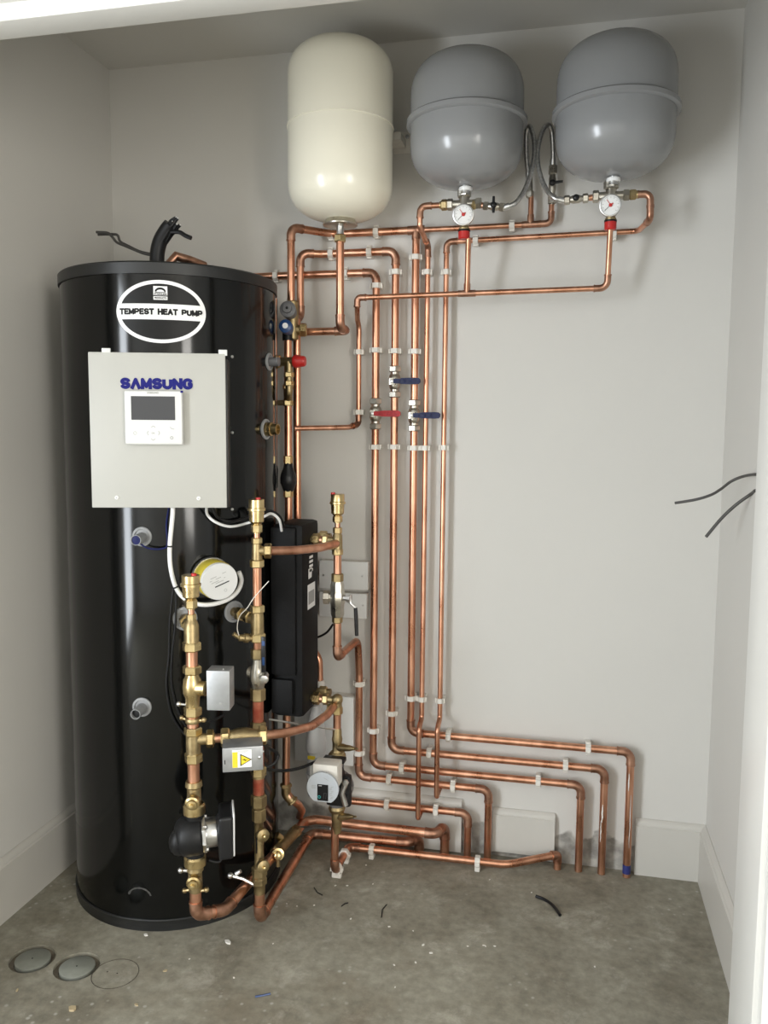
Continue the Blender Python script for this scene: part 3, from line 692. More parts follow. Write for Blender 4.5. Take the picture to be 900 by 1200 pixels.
# ================================================================== lever ball valves on the risers
def lever_valve(x, px, py, lever, label, flip=1):
    z = wz(px, py); v = thing('ball_valve', label, 'valve', (x, WY, z-.045))
    build(M().lathe((x, WY, z-.030), Z3, [(0, .0125), (.008, .0125), (.010, .015), (.018, .0175), (.030, .0185), (.042, .0175), (.050, .015), (.052, .0125), (.060, .0125)], 24), 'body', 'nickel', v)
    for a, b in ((-.046, -.028), (.028, .046)): build(M().hexa((x, WY, z+a), (x, WY, z+b), .0185), 'nut', 'nickel', v)
    build(M().box((x-.002, WY-.022, z), (.019, .016, .021), None, .002), 'stem_block', 'nickel', v)
    n = build(M().lathe((x-.002, WY-.030, z), -Y3, [(0, .0065), (.004, .0065), (.0055, .004), (.0055, .001)], 6), 'stem_nut', 'steel', v)
    pts = [(-.006, .0065), (.012, .007), (.018, .0085), (.055, .0095), (.068, .0085), (.073, .004), (.073, -.004), (.068, -.0085), (.055, -.0095), (.018, -.0085), (.012, -.007), (-.006, -.0065)]
    lv = build(M().prism([(a+.012, b) for a, b in pts], (x-.002, WY-.032, z), X3, Z3, -Y3, .006), 'lever', lever, v)
    build(M().box((x+.034, WY-.0385, z), (.012, .002, .010), None, .0008).box((x+.052, WY-.0385, z), (.012, .002, .006), None, .0008).box((x+.020, WY-.0385, z), (.006, .002, .006), None, .0008), 'lever_rib', lever, lv)
    return v
lever_valve(x2, 461, 447.5, 'blue_lever', 'nickel ball valve with blue lever, mounted higher than the other two lever valves')
lever_valve(x1, 439.5, 485, 'red_lever', 'nickel ball valve with red lever on a copper riser')
lever_valve(x3, 483.5, 487, 'blue_lever', 'nickel ball valve with blue lever level with the red one')

# ================================================================== braided filling hoses
def hose(label, pts, ends, cat='hose'):
    c = [V(q) for q in pts]; out = []
    for i in range(len(c)-1):
        p0 = c[max(i-1, 0)]; p1 = c[i]; p2 = c[i+1]; p3_ = c[min(i+2, len(c)-1)]
        for k in range(8):
            t = k/8; out.append(0.5*((2*p1)+(p2-p0)*t+(2*p0-5*p1+4*p2-p3_)*t*t+(3*p1-p0-3*p2+p3_)*t**3))
    out.append(c[-1]); return out
def braided(label, pts):
    h = thing('braided_hose', label, 'hose', min((V(q) for q in pts), key=lambda q: q.z))
    path = hose(label, pts, None); build(M().tube(path, .0063, 12), 'braid', 'braid', h)
    for e, f_ in ((path[0], path[2]), (path[-1], path[-3])):
        d = (e-f_).normalized(); build(M().cyl(e-d*.012, e+d*.004, .0085, 14), 'ferrule', 'steel', h)
    return h
hy = -.125
braided('grey braided hose looping beside the inner grey vessel', [P(592, 243, MY), P(605, 237, MY), P(617, 218, -.14), P(625, 190, hy), P(626, 165, -.11), P(621, 148, -.085), P(617, 156, -.06), P(617, 185, -.045), P(620, 208, WY)])
braided('grey braided hose looping beside the vessel near the right wall', [P(660, 235, MY), P(648, 231, MY), P(637, 216, -.14), P(630, 190, hy), P(632, 165, -.11), P(640, 147, -.085), P(646, 152, -.06), P(648, 175, -.045), P(648, 192, WY)])
def inline_valve(label, a, b, r, handle, hl, up):     # small quarter-turn isolating valve in line with a hose
    a, b = V(a), V(b); d = (b-a).normalized(); L = (b-a).length; c = (a+b)/2
    v = thing('isolating_valve', label, 'valve', c-V((0, 0, r)))
    build(M().lathe(a, d, [(0, r*.7), (L*.25, r*.7), (L*.38, r), (L*.62, r), (L*.75, r*.7), (L, r*.7)], 18), 'body', 'nickel', v)
    for t in (0.02, .74): build(M().hexa(a+d*L*t, a+d*L*(t+.22), r*1.15), 'nut', 'nickel', v)
    h = V(handle); build(M().cyl(c, c+h*.018, .006, 12), 'stem', 'nickel', v)
    hb = V(hl); k = c+h*.016
    build(M().ball(k, .0085, (1, .8, 1)).tube([k-hb*up, k, k+hb], .0045, 8, [.8, 1, .7]), 'handle', 'plastic_black', v)
    return v
inline_valve('small isolating valve with black butterfly handle left of the inner hose', P(566, 241, MY), P(592, 243, MY), .0105, -Y3, (0, 0, .022), .9)
inline_valve('small isolating valve with upright black handle by the outer gauge', P(690, 232, MY), P(660, 235, MY), .0105, -Y3, (0.002, 0, .034), 0)
inline_valve('small isolating valve with black handle half hidden behind the outer vessel', P(647, 240, WY), P(648, 192, WY), .0105, -Y3, (.028, 0, .002), .3)
pv = thing('hose_connector', 'short connector joining the inner braided hose to copper', 'connector', P(621, 230, WY))
build(M().cyl(P(621, 232, WY), P(620.5, 208, WY), .0088, 14), 'socket', 'nickel', pv); build(M().hexa(P(621, 231, WY), P(621, 224, WY), .0115), 'nut', 'nickel', pv)
st = thing('copper_pipe', 'stub of thin copper between inner gauge manifold and valve', 'pipe', (xa+.04, MY, za)); build(M().tube([(xa+.03, MY, za), P(566, 241, MY)], R15, 14), 'tube', 'copper', st)
build(M().hexa(P(553, 240, MY), P(558, 240.3, MY), .013), 'nut', 'brass', st)
st = thing('copper_pipe', 'stub of thin copper between outer gauge manifold and valve', 'pipe', (xb_-.04, MY, zb2)); build(M().tube([(xb_-.03, MY, zb2), P(690, 232, MY)], R15, 14), 'tube', 'copper', st)
for (xx, zz, s, lab) in ((xa, za, -1, 'inner'), (xb_, zb2, 1, 'outer')):
    nn_ = thing('compression_nut', f'brass nut joining copper pipe to the {lab} gauge manifold', 'nut', (xx+s*.05, MY, zz)); 
    build(M().hexa((xx+s*.046, MY, zz), (xx+s*.062, MY, zz), .0145), 'nut_body', 'brass_cast', nn_)
    build(M().cyl((xx+s*.061, MY, zz), (xx+s*.066, MY, zz), .010, 16), 'olive', 'brass', nn_)

# ================================================================== columns of fittings beside the cylinder
class Colm:
    def __init__(s, x, y, px, k): s.x, s.y, s.px, s.k = x, y, px, k
    def z(s, py): return P(s.px, py, s.y).z
    def p(s, py, dx=0, dy=0): return V((s.x+dx, s.y+dy, s.z(py)))
    def prof(s, pts, seg=20):          # [(pixel row, radius in pixels)]
        z0 = s.z(pts[0][0]); return M().lathe((s.x, s.y, z0), -Z3, [(z0-s.z(a), r*s.k) for a, r in pts], seg)
    def nut(s, a, b, r, root, material='brass', name='nut'): return build(M().hexa(s.p(a), s.p(b), r*s.k), name, material, root)
L1 = Colm(-1.256, -.700, 228, .00197); L2 = Colm(-1.159, -.535, 302.3, .00209); RC = Colm(RX, RY, 397.3, .00234)

def air_vent(c, label, y0, y1, y2, rb, side):
    """automatic air vent: float chamber y0..y1, neck to y2, red cap on a side nipple"""
    v = thing('air_vent', label, 'air vent', c.p(y2)); h = y1-y0
    build(c.prof([(y0, rb*.82), (y0+.5, rb*.86), (y0+h*.34, rb*.86), (y0+h*.36, rb), (y0+h*.46, rb), (y0+h*.48, rb*.84), (y1-h*.10, rb*.80), (y1, rb*.5)], 28), 'chamber', 'brass', v)
    build(c.prof([(y1-1, rb*.42), (y2, rb*.42)], 16), 'neck', 'brass', v)
    c.nut(y1+.5, y2-1, rb*.62, v)
    q = c.p(y0+h*.18, side*rb*c.k*.80, -.3*rb*c.k)
    n = build(M().cyl(q-Z3*.006, q+Z3*.010, .0040, 12), 'nipple', 'brass', v)
    build(M().lathe(q+Z3*.008, Z3, [(0, .0042), (.002, .0062), (.007, .0062), (.008, .004)], 12), 'red_cap', 'red_plastic', n)
    return v
air_vent(L1, 'brass air vent topping the pipe with the upright grey actuator', 674, 702, 714, 12, .62)
air_vent(L2, 'brass air vent in front of the black insulated block', 585, 614, 625, 10.6, .40)
air_vent(RC, 'brass air vent above the chrome lever valve by the wall', 579, 604, 613, 9.4, -.62)

def stub(label, c, a, b, r, material='copper', name='copper_pipe'):
    o = thing(name, label, 'pipe', c.p(b)); build(M().cyl(c.p(a), c.p(b), r, 18), 'tube', material, o); return o

# --- outer column (upright grey actuator)
stub('short copper nipple under the vent with upright actuator', L1, 711, 722, R15)
v = thing('brass_tee', 'brass tee screwed into the cylinder boss above the upright actuator', 'pipe fitting', L1.p(763))
build(L1.prof([(720, 5), (726, 5.2), (729, 7.4), (733, 8.6), (752, 8.8), (754, 9.4), (762, 9.4)]), 'body', 'brass_cast', v)
L1.nut(719.5, 727, 5.9, v); L1.nut(752, 763, 11.2, v)
def branch(v, c, py, target, n, r):
    a = c.p(py); b = V(target)+n*.004
    build(M().tube([a, a+(b-a)*.5, b], r, 18), 'branch', 'brass_cast', v)
    d = (b-a).normalized(); L = (b-a).length
    for t0, t1, rr in ((.28, .45, 1.35), (.62, .82, 1.5)): build(M().hexa(a+d*L*t0, a+d*L*t1, r*rr), 'nut', 'brass', v)
c_, n_, _ = boss_L1; branch(v, L1, 738, c_, n_, .0125)
stub('copper pipe between the boss tee and the upright actuator valve', L1, 760, 785, R28)
zv = thing('zone_valve', 'brass motorised valve with an upright silver actuator box', 'valve', L1.p(838))
build(L1.prof([(788, 7.4), (792, 8), (796, 10.5), (804, 11.4), (812, 11), (818, 8.6), (826, 8.2), (830, 8)], 24), 'body', 'brass', zv)
build(M().lathe(L1.p(806), X3, [(0, .018), (.034, .017), (.036, .014)], 24), 'spindle_boss', 'brass', zv)
L1.nut(780, 790, 11.2, zv); L1.nut(828, 839, 10.8, zv)
ax_ = (V((.985, .17, 0)), V((-.17, .985, 0)), Z3); ac = P(258.5, 806, -.705)
bxa = build(M().box(ac, (.0535, .046, .093), ax_, .003), 'actuator', 'zinc', zv)
build(M().box(ac-ax_[1]*.0232+ax_[2]*(-.030)+ax_[0]*.005, (.006, .001, .004), ax_, .0003, 1), 'actuator_slot', 'print_grey', bxa)
for dx, dz in ((-.018, -.0475), (.012, .0475)): build(M().cyl(ac+V((dx, -.01, dz-.002)), ac+V((dx, -.01, dz+.002)), .002, 8), 'screw', 'steel', bxa)
t = L1.p(827); build(M().tube([t, t+V((-.030, -.008, .004))], .003, 8).ball(t+V((-.031, -.008, .004)), .006), 'lever', 'steel', zv)
stub('copper pipe collar just under the upright actuator valve', L1, 836, 856, R28)
v = thing('pipe_clamp', 'brass two-screw clamp ring under the upright actuator', 'clamp', L1.p(846))
build(L1.prof([(841, 8.2), (842, 9), (846, 9), (847, 8.2)]), 'ring', 'brass_cast', v)
for s in (-1, 1): build(M().tube([L1.p(844, s*.014), L1.p(843, s*.026)], .004, 8).ball(L1.p(842.5, s*.028), .0062), 'screw', 'brass_cast', v)
v = thing('brass_tee', 'brass compression tee feeding the actuator with the warning sticker', 'pipe fitting', L1.p(894))
build(L1.prof([(852, 8.2), (860, 8.4), (862, 8.6), (882, 8.6), (893, 8.4)]), 'body', 'brass_cast', v)
L1.nut(852, 861.5, 10.8, v); L1.nut(882, 893.5, 10.8, v)
TA = L1.p(867); T1 = P(311, 861.5, -.635); ta = (T1-TA).normalized()
build(M().cyl(TA, TA+ta*.050, .0135, 18), 'branch', 'brass_cast', v); build(M().hexa(TA+ta*.030, TA+ta*.048, .0215), 'nut', 'brass', v)
stub('copper pipe between the sticker tee and the side-mounted circulator', L1, 890, 918, R28)
def pump_valve(c, label, y0, y1, flange, knob, tail=None):
    v = thing('pump_valve', label, 'valve', c.p(max(y0, y1)))
    f0, f1 = flange
    build(c.prof(sorted([(y0, 9.4), (y0+6, 10.2), (y0+8, 8.2), (y1-6, 8.6), (y1, 7.6)])), 'body', 'brass_cast', v)
    build(c.prof([(f0, 11.2), (f0+2, 13), (f1-1, 13), (f1, 11.5)], 28), 'union_nut', 'brass', v)
    k = c.p(knob[1]); q = k+V((.006, -.018, -.002)); d = V((.28, -.95, -.1)).normalized()
    kn = build(M().lathe(k, d, [(0, .0125), (.016, .0125), (.018, .017), (.030, .0165), (.032, .012), (.038, .011), (.039, .006), (.046, .0055), (.047, .002)], 20), 'spindle', 'brass', v)
    return v
pump_valve(L1, 'brass pump valve above the side-mounted black circulator', 915, 944, (941, 953.5), (0, 934))
v = pump_valve(L1, 'brass pump valve below the side-mounted black circulator', 1013, 1044, (1002, 1014), (0, 1026))
t = L1.p(1021); build(M().tube([t+V((-.012, 0, 0)), t+V((-.032, -.006, .002))], .0045, 8).ball(t+V((-.034, -.007, .002)), .0072), 'drain_screw', 'steel', v)
for s in (-1, 1): build(M().tube([L1.p(1043, s*.012), L1.p(1043-2*s, s*.026)], .0042, 8).ball(L1.p(1043-2.2*s, s*.028), .0065), 'clamp_screw', 'brass_cast', v)
# side-mounted circulator
pm = thing('circulator_pump', 'black circulator pump with silver motor housing pointing sideways', 'pump', L1.p(1004))
pc1 = L1.p(978); pd_ = V((.90, .42, .07)).normalized()
m = M().lathe(pc1-pd_*.048, pd_, [(0, .012), (.003, .026), (.010, .038), (.022, .046), (.050, .0475), (.062, .046), (.066, .041)], 32)
m.cyl(L1.p(953), L1.p(1005), .022, 24)
build(m, 'volute', 'rubber_black', pm)
build(M().ball(pc1-pd_*.030+V((0, -.012, -.006)), .030, (.8, .9, 1.1)), 'volute_cover', 'rubber_black', pm)
build(M().lathe(pc1+pd_*.018, pd_, [(0, .043), (.004, .045), (.008, .045), (.009, .034)], 8, .2), 'motor_flange', 'steel', pm)
build(M().lathe(pc1+pd_*.024, pd_, [(0, .0335), (.002, .0345), (.034, .0345), (.036, .033)], 32), 'motor', 'steel', pm)
for k in range(4):
    a = PI/4+PI/2*k; u_, w_, _ = basis(pd_); q = pc1+pd_*.022+(u_*math.cos(a)+w_*math.sin(a))*.039
    build(M().lathe(q, pd_, [(0, .0045), (.008, .0045), (.009, .003)], 6), 'bolt', 'steel', pm)
hx = (pd_, V((-.42, .90, 0)).normalized(), Z3)
hb_ = build(M().box(pc1+pd_*.072+V((0, 0, -.002)), (.034, .088, .104), hx, .008, 3), 'control_head', 'plastic_black', pm)
build(M().lathe(pc1+pd_*.052, pd_, [(0, .036), (.008, .042), (.012, .043)], 28), 'head_collar', 'plastic_black', pm)
build(M().box(pc1+pd_*.0905+V((0, 0, .002)), (.0045, .080, .104), hx, .0016, 1), 'face_plate', 'print_white', hb_)
# --- return loop: down, round the foot of the cylinder, back and along the wall
z0 = L1.z(1072); xbk = -1.192; xbq = -1.174; yh1 = -.098; zh1 = .098
pipe('thick copper return pipe wrapping round the foot of the cylinder', [L1.p(1040), V((L1.x, L1.y, z0)), P(264, 1066, -.640), V((xbk-.003, -.53, z0-.010)), V((xbq, yh1-.02, zh1)), V((xbq+.03, yh1, zh1)), V((-.770, yh1+.004, zh1-.004)), V((-.752, -.041, zh1)), V((-.752, -.041, .001))], R28, (1, 2, 6, 7), [.024, .05, .05, .03, .02, .026, .026])
zh2 = .048; yh2 = -.078; xb2 = -1.166
pipe('thick copper floor pipe running back from the brass column foot', [V((L2.x, L2.y, L2.z(1040))), V((L2.x, L2.y, .036)), V((xb2, -.40, .030)), V((xb2, yh2, zh2-.006)), V((-.862, yh2, zh2)), V((-.832, -.037, zh2)), V((-.832, -.037, .001))], R28, (1, 3, 4, 5), [.028, .06, .026, .03, .022])
zh3 = .026; yh3 = -.103
pipe('copper pipe clipped low along the floor then rising to the wall', [V((RX-.006, RY, RC.z(968))), V((RX-.006, RY, zh3)), V((RX-.004, yh3, zh3)), V((-.560, yh3+.006, zh3)), V((-.425, -.044, zh3+.018)), V((-.415, -.038, zh3+.016)), V((-.415, -.038, .001))], R22, (1, 2, 5), [.022, .022, .14, .005, .013])
for px, Y, w in ((402.5, -.232, 'at the foot of the pump pipe'), (406, -.150, 'behind the one at the pump pipe foot')):
    clip((RX-.005, Y, zh3), Y3, R22, -Z3, 'white floor clip under the grey circulator, '+w, 'white floor clips', zh3)
for px, py, w in ((437, 993, 'nearer the circulator'), (560.5, 1006, 'in front of the white board offcut')):
    q = PZ(px, py, zh3); clip((q.x, yh3+(.0055 if px > 500 else .001), zh3), X3, R22, -Z3, 'white floor clip on the long floor pipe, '+w, 'white floor clips', zh3)

# --- inner column
stub('short copper nipple under the vent before the black block', L2, 622, 634, R15)
v = thing('brass_tee', 'brass compression tee before the black insulated block', 'pipe fitting', L2.p(665))
build(L2.prof([(631, 5), (637, 5), (640, 5.6), (656, 6.4), (664, 6.6)]), 'body', 'brass_cast', v)
L2.nut(630, 637.5, 6.4, v); L2.nut(655.5, 665, 8.4, v)
BA = L2.p(645.5); BB = P(318, 645.5, -.525); bd = (BB-BA).normalized()
build(M().cyl(BA, BA+bd*.03, .0115, 18), 'branch', 'brass_cast', v); build(M().hexa(BA+bd*.018, BA+bd*.036, .0190), 'nut', 'brass', v)
stub('copper pipe between the two brass tees of the inner column', L2, 662, 714, R22)
v = thing('brass_tee', 'brass drain tee joined to the cylinder boss near the yellow can', 'pipe fitting', L2.p(752))
build(L2.prof([(712, 6.6), (718, 6.8), (722, 7.4), (742, 7.8), (751, 7.4)]), 'body', 'brass_cast', v)
L2.nut(709, 718, 8.6, v); L2.nut(742, 752, 9.6, v)
c_, n_, _ = boss_L2; branch(v, L2, 727, c_, n_, .0120)
q = L2.p(748); dq = V((-.75, -.6, .12)).normalized()
dc = build(M().lathe(q, dq, [(0, .008), (.022, .008), (.024, .012), (.034, .012), (.036, .009), (.048, .0085), (.05, .004)], 16), 'drain_cock', 'brass_cast', v)
build(M().tube([q+dq*.046, q+dq*.046+V((-.012, -.01, .012))], .0055, 10), 'drain_spout', 'brass_cast', dc)
stub('copper pipe above the blue-lettered lever valve', L2, 750, 778, R22)
v = thing('ball_valve', 'nickel ball valve with black lever standing upright on the inner column', 'valve', L2.p(820))
build(L2.prof([(768, 5.8), (776, 6.2), (780, 7.4), (788, 9.4), (796, 9.8), (802, 8.2), (806, 7.4)], 24), 'body', 'nickel', v)
build(M().lathe(L2.p(789, 0), V((-.9, .3, 0)), [(0, .015), (.024, .015), (.026, .010)], 20), 'side_plug', 'nickel', v)
L2.nut(760, 772, 8.4, v, 'brass_cast'); L2.nut(806, 821, 9.2, v, 'brass_cast')
sq = P(307, 794, -.565); sd = V((.25, -.95, -.1)).normalized()
build(M().lathe(sq+V((0, .02, 0)), sd, [(0, .010), (.022, .010), (.024, .012), (.029, .011), (.031, .006)], 14), 'stem', 'steel', v)
lv = build(M().box((P(309, 787, -.575)+P(308.5, 747, -.575))/2, (.011, .006, P(309, 747, -.575).z-P(309, 789, -.575).z), (V((1, 0, .02)).normalized(), Y3, Z3), .0025), 'lever', 'plastic_black', v)
build(M().box(P(308.5, 754, -.579), (.008, .001, .012), None, .0003, 1), 'lever_print', 'blue_cap', lv); build(M().box(P(308.7, 775, -.579), (.006, .001, .020), None, .0003, 1), 'lever_print', 'blue_cap', lv)
stub('red-painted copper pipe above the warning-sticker actuator', L2, 818, 850, R28, 'red_paint_copper')
v = thing('compression_coupling', 'brass coupling just above the warning-sticker actuator', 'pipe fitting', L2.p(857))
build(L2.prof([(845, 7.8), (857, 7.8)]), 'sleeve', 'brass_cast', v); L2.nut(846, 856, 9.6, v, 'brass_cast')
stub('copper pipe behind and under the warning-sticker actuator', L2, 850, 935, R28, 'red_paint_copper')
v = thing('compression_coupling', 'brass coupling just below the warning-sticker actuator', 'pipe fitting', L2.p(911))
build(L2.prof([(897, 7.8), (911, 7.8)]), 'sleeve', 'brass_cast', v); L2.nut(898, 909, 9.6, v, 'brass')
v = thing('flow_valve', 'tall brass flow-setting valve with two drain caps near the floor', 'valve', L2.p(1045))
build(L2.prof([(930, 8), (946, 8.2), (948, 6.6), (958, 6.6), (962, 5.6), (1012, 5.8), (1018, 8), (1034, 8), (1036, 6.8), (1046, 6.8)]), 'body', 'brass_cast', v)
L2.nut(931, 945, 9.8, v, 'brass_cast'); L2.nut(947, 962, 8.6, v, 'brass_cast'); L2.nut(1015, 1026, 9.6, v, 'brass_cast'); L2.nut(1027, 1036, 9.2, v, 'brass_cast')
build(M().box(L2.p(985, -.002, -.0135), (.004, .003, .055), None, .001, 1), 'sight_glass', 'print_hole_black', v)
for py in (973, 1009):
    q = L2.p(py); d = V((.62, -.76, .06)).normalized()
    dc = build(M().lathe(q, d, [(0, .0085), (.022, .0085), (.024, .0160), (.036, .0160), (.038, .013), (.0385, .001)], 22), 'drain_cap', 'brass_cast', v)
    build(M().lathe(q+d*.037, d, [(0, .005), (.010, .0045), (.011, .002)], 6), 'drain_key', 'brass', dc)
t = P(270, 1026, -.56); build(M().tube([L2.p(1040), P(285, 1030, -.55), t], .0045, 8).ball(t, .008).tube([P(282, 1021, -.55), P(276, 1024, -.55)], .005, 8), 'drain_arm', 'steel', v)
# branch from L2 up to the R column
pipe('copper pipe bowing across the front of the black block', [BB-bd*.004, P(345, 645, -.47), P(375, 642, -.37), P(392, 637.5, -.275), P(394, 637, -.26)], R22, (), .09)
# --- warning-sticker actuator on the cross line
zv = thing('zone_valve', 'brass motorised valve with a silver actuator bearing a yellow warning sticker', 'valve', P(285, 905, -.66))
Ln = (T1-TA).length
build(M().lathe(TA+ta*(Ln*.44), ta, [(0, .0145), (.012, .016), (.03, .021), (.05, .021), (.068, .016), (.08, .0145)], 20), 'body', 'brass_cast', zv)
build(M().hexa(TA+ta*(Ln*.38), TA+ta*(Ln*.50), .0225), 'nut', 'brass', zv); build(M().hexa(T1-ta*.016, T1+ta*.004, .0225), 'nut', 'brass', zv)
st = thing('copper_pipe', 'short copper piece between sticker tee and sticker actuator', 'pipe', TA+ta*.045); build(M().cyl(TA+ta*.042, TA+ta*(Ln*.42), R22, 16), 'tube', 'copper', st)
ab = (ta*1, V((-ta.y, ta.x, 0)).normalized(), ta.cross(V((-ta.y, ta.x, 0)).normalized())); fd = ab[1]*-1 if ab[1].y > 0 else ab[1]
uz = ab[2] if ab[2].z > 0 else -ab[2]
ac2 = P(284.5, 884, -.715); abx = (ta, -fd, uz)
bxa = build(M().box(ac2, (.0905, .058, .0565), abx, .002), 'actuator', 'zinc', zv)
ff = ac2+fd*.0295
stk = build(M().box(ff+ta*(-.002)+uz*.002, (.043, .0008, .041), abx, .0002, 1), 'warning_sticker', 'print_white', bxa)
build(M().box(ff+fd*.0005+ta*(-.0175)+uz*.000, (.0115, .0006, .036), abx, .0001, 1), 'sticker_band', 'yellow_print', bxa)
tri = lambda k: [(-.010*k, -.0145*k), (.016*k, 0), (-.010*k, .0145*k)]
build(M().prism([(x+.004, y-.001) for x, y in tri(1)], ff+fd*.0006, ta, uz, fd, .0004), 'warning_triangle', 'print_hole_black', bxa, False)
build(M().prism([(x+.0040, y-.001) for x, y in tri(.78)], ff+fd*.0010, ta, uz, fd, .0003), 'triangle_field', 'yellow_print', bxa, False)
bolt_ = [(-.006, .0008), (.001, .0026), (.0005, .0004), (.007, -.0006), (-.0005, -.0022), (-.0002, -.0002)]
build(M().prism([(x+.004, y-.001) for x, y in bolt_], ff+fd*.0014, ta, uz, fd, .0003), 'bolt_symbol', 'print_hole_black', bxa, False)
m = M()
for k in range(3): strip(m, ff+fd*.0008+ta*(-.012)+uz*(.0205-.002*k), ff+fd*.0008+ta*(.016-.004*k)+uz*(.0205-.002*k), .0007, fd)
build(m, 'sticker_print', 'print_grey', bxa, False)
build(M().lathe(ff+ta*.036+uz*.002, fd, [(0, .004), (.002, .0038), (.003, .001)], 12), 'screw', 'steel', bxa)
build(M().lathe(ac2+ta*.0455+uz*.004, ta, [(0, .003), (.002, .0028), (.003, .001)], 10), 'screw', 'steel', bxa)
build(M().box(ff+ta*(-.040)+uz*(-.004), (.002, .001, .010), abx, .0003, 1), 'lever_slot_shade', 'print_hole_black', bxa)  # thin black tab, slot darkness painted on with no opening cut
pipe('copper pipe bowing back from the sticker actuator to the lower elbow', [T1-ta*.006, P(335, 859, -.595), P(365, 851, -.48), P(383, 838, -.34), P(391, 828, -.262)], R22, (), .12)

# ================================================================== black plate heat exchanger
hxr, hxl, hyf, hyb = -1.110, -1.196, -.325, -.175
hz0, hz1 = .500, 1.038
he = thing('heat_exchanger', 'tall black foam-jacketed heat exchanger block beside the cylinder', 'heat exchanger', ((hxr+hxl)/2, (hyf+hyb)/2, hz0))
build(M().bx(hxl, hxr, hyf, hyb, hz0, hz1, .014), 'jacket', 'foam_black', he)
build(M().bx(hxl-.004, hxr-.018, hyf-.010, hyf+.02, hz0+.12, hz1-.008, .008), 'front_shell', 'foam_black', he)
build(M().bx(hxl-.002, hxr-.026, hyf-.014, hyf+.02, hz0+.012, hz0+.110, .006), 'front_shell', 'foam_black', he)
def side_quad(x, pts): return [PX(a, b, x) for a, b in pts]
def sticker(pts, name, material, parent, x=hxr+.0006):
    q = side_quad(x, pts); m = M(); m.add(q+[w+X3*.0005 for w in q], [(0, 1, 2, 3), (4, 5, 6, 7), (0, 1, 5, 4), (1, 2, 6, 5), (2, 3, 7, 6), (3, 0, 4, 7)]); return build(m, name, material, parent, False)
s_ = sticker([(360.5, 686), (369, 681), (369, 709), (360.5, 715)], 'label_sticker', 'print_white', he)
sticker([(361.5, 694), (368, 690), (368, 704), (361.5, 709)], 'label_print', 'print_grey', s_, hxr+.0014)
for k in range(4): sticker([(362.5, 652+5.2*k), (366.5, 650+5.2*k), (366.5, 653+5.2*k), (362.5, 655+5.2*k)], 'label_line', 'print_white', he)
s_ = sticker([(361.5, 667), (365.5, 664.5), (365, 676), (361.5, 679)], 'label_sticker', 'print_white', he)
def port(py, label):
    z = RC.z(py); v = thing('union_connector', label, 'pipe fitting', (hxr+.03, RY, z-.016)); a = V((hxr-.001, RY, z)); b = V((RX, RY, z)); d = (b-a)
    build(M().cyl(a, b, .0105, 18), 'barrel', 'brass_cast', v)
    build(M().hexa(a+d*.06, a+d*.34, .0175), 'nut', 'brass', v); build(M().hexa(a+d*.46, a+d*.66, .0165), 'nut', 'brass', v)
    build(M().cyl(a+d*.36, a+d*.44, .0112, 16), 'copper_ring', 'copper', v)
    a2 = a+V((0, .055, .002)); build(M().cyl(a2, a2+d*.55, .0105, 16), 'rear_barrel', 'brass_cast', v); build(M().hexa(a2+d*.1, a2+d*.4, .0165), 'rear_nut', 'brass', v)
    return z
zt_p = port(633.5, 'brass union at the top of the black block'); zb_p = port(820.5, 'brass union at the bottom of the black block')
# --- column behind: tee, chrome lever valve
stub('short copper nipple under the vent above the chrome lever', RC, 610, 622, R15)
v = thing('brass_tee', 'brass tee beside the black block under an air vent', 'pipe fitting', RC.p(650))
build(RC.prof([(618, 4), (625, 4.2), (627, 5.6), (644, 6), (650, 5.6)]), 'body', 'brass_cast', v)
RC.nut(618, 625, 5.4, v); RC.nut(643, 650.5, 6.6, v)
q = V((RX-.004, RY, RC.z(637))); d = V((-.28, -.96, -.02)).normalized(); build(M().lathe(q, d, [(0, .0115), (.022, .0125), (.026, .0145), (.030, .0145)], 20), 'front_socket', 'brass', v)
stub('copper pipe above the chrome lever valve', RC, 648, 678, R22)
v = thing('ball_valve', 'nickel strainer ball valve with chrome lever and black grip', 'valve', RC.p(730))
build(RC.prof([(681, 7), (685, 8.4), (693, 8.4), (695, 9.6), (706, 9.6), (708, 8.4), (720, 8.4), (723, 6.8)], 8), 'body', 'nickel', v)
RC.nut(672, 682, 7.2, v, 'brass_cast'); RC.nut(722, 730, 6.4, v, 'brass_cast')
q = RC.p(700.5); build(M().lathe(q, V((-1, -.15, 0)), [(0, .014), (.022, .014), (.023, .0195), (.038, .0195), (.040, .014)], 8), 'strainer_cap', 'nickel', v)
build(M().lathe(q, V((1, -.12, 0)), [(0, .008), (.030, .008), (.031, .012), (.040, .012), (.041, .006)], 8), 'stem', 'steel', v)
ly = RY-.006
lvp = [P(406, 698, ly), P(410, 698, ly), P(410.8, 707, ly), P(417, 713, ly)]
lv = build(M().tube(lvp, .0038, 8), 'lever', 'steel', v)
build(M().tube([P(416.6, 712, ly), P(417.2, 722, ly), P(418, 745, ly)], .0056, 10, [.9, 1, .9]), 'grip', 'plastic_black', lv)
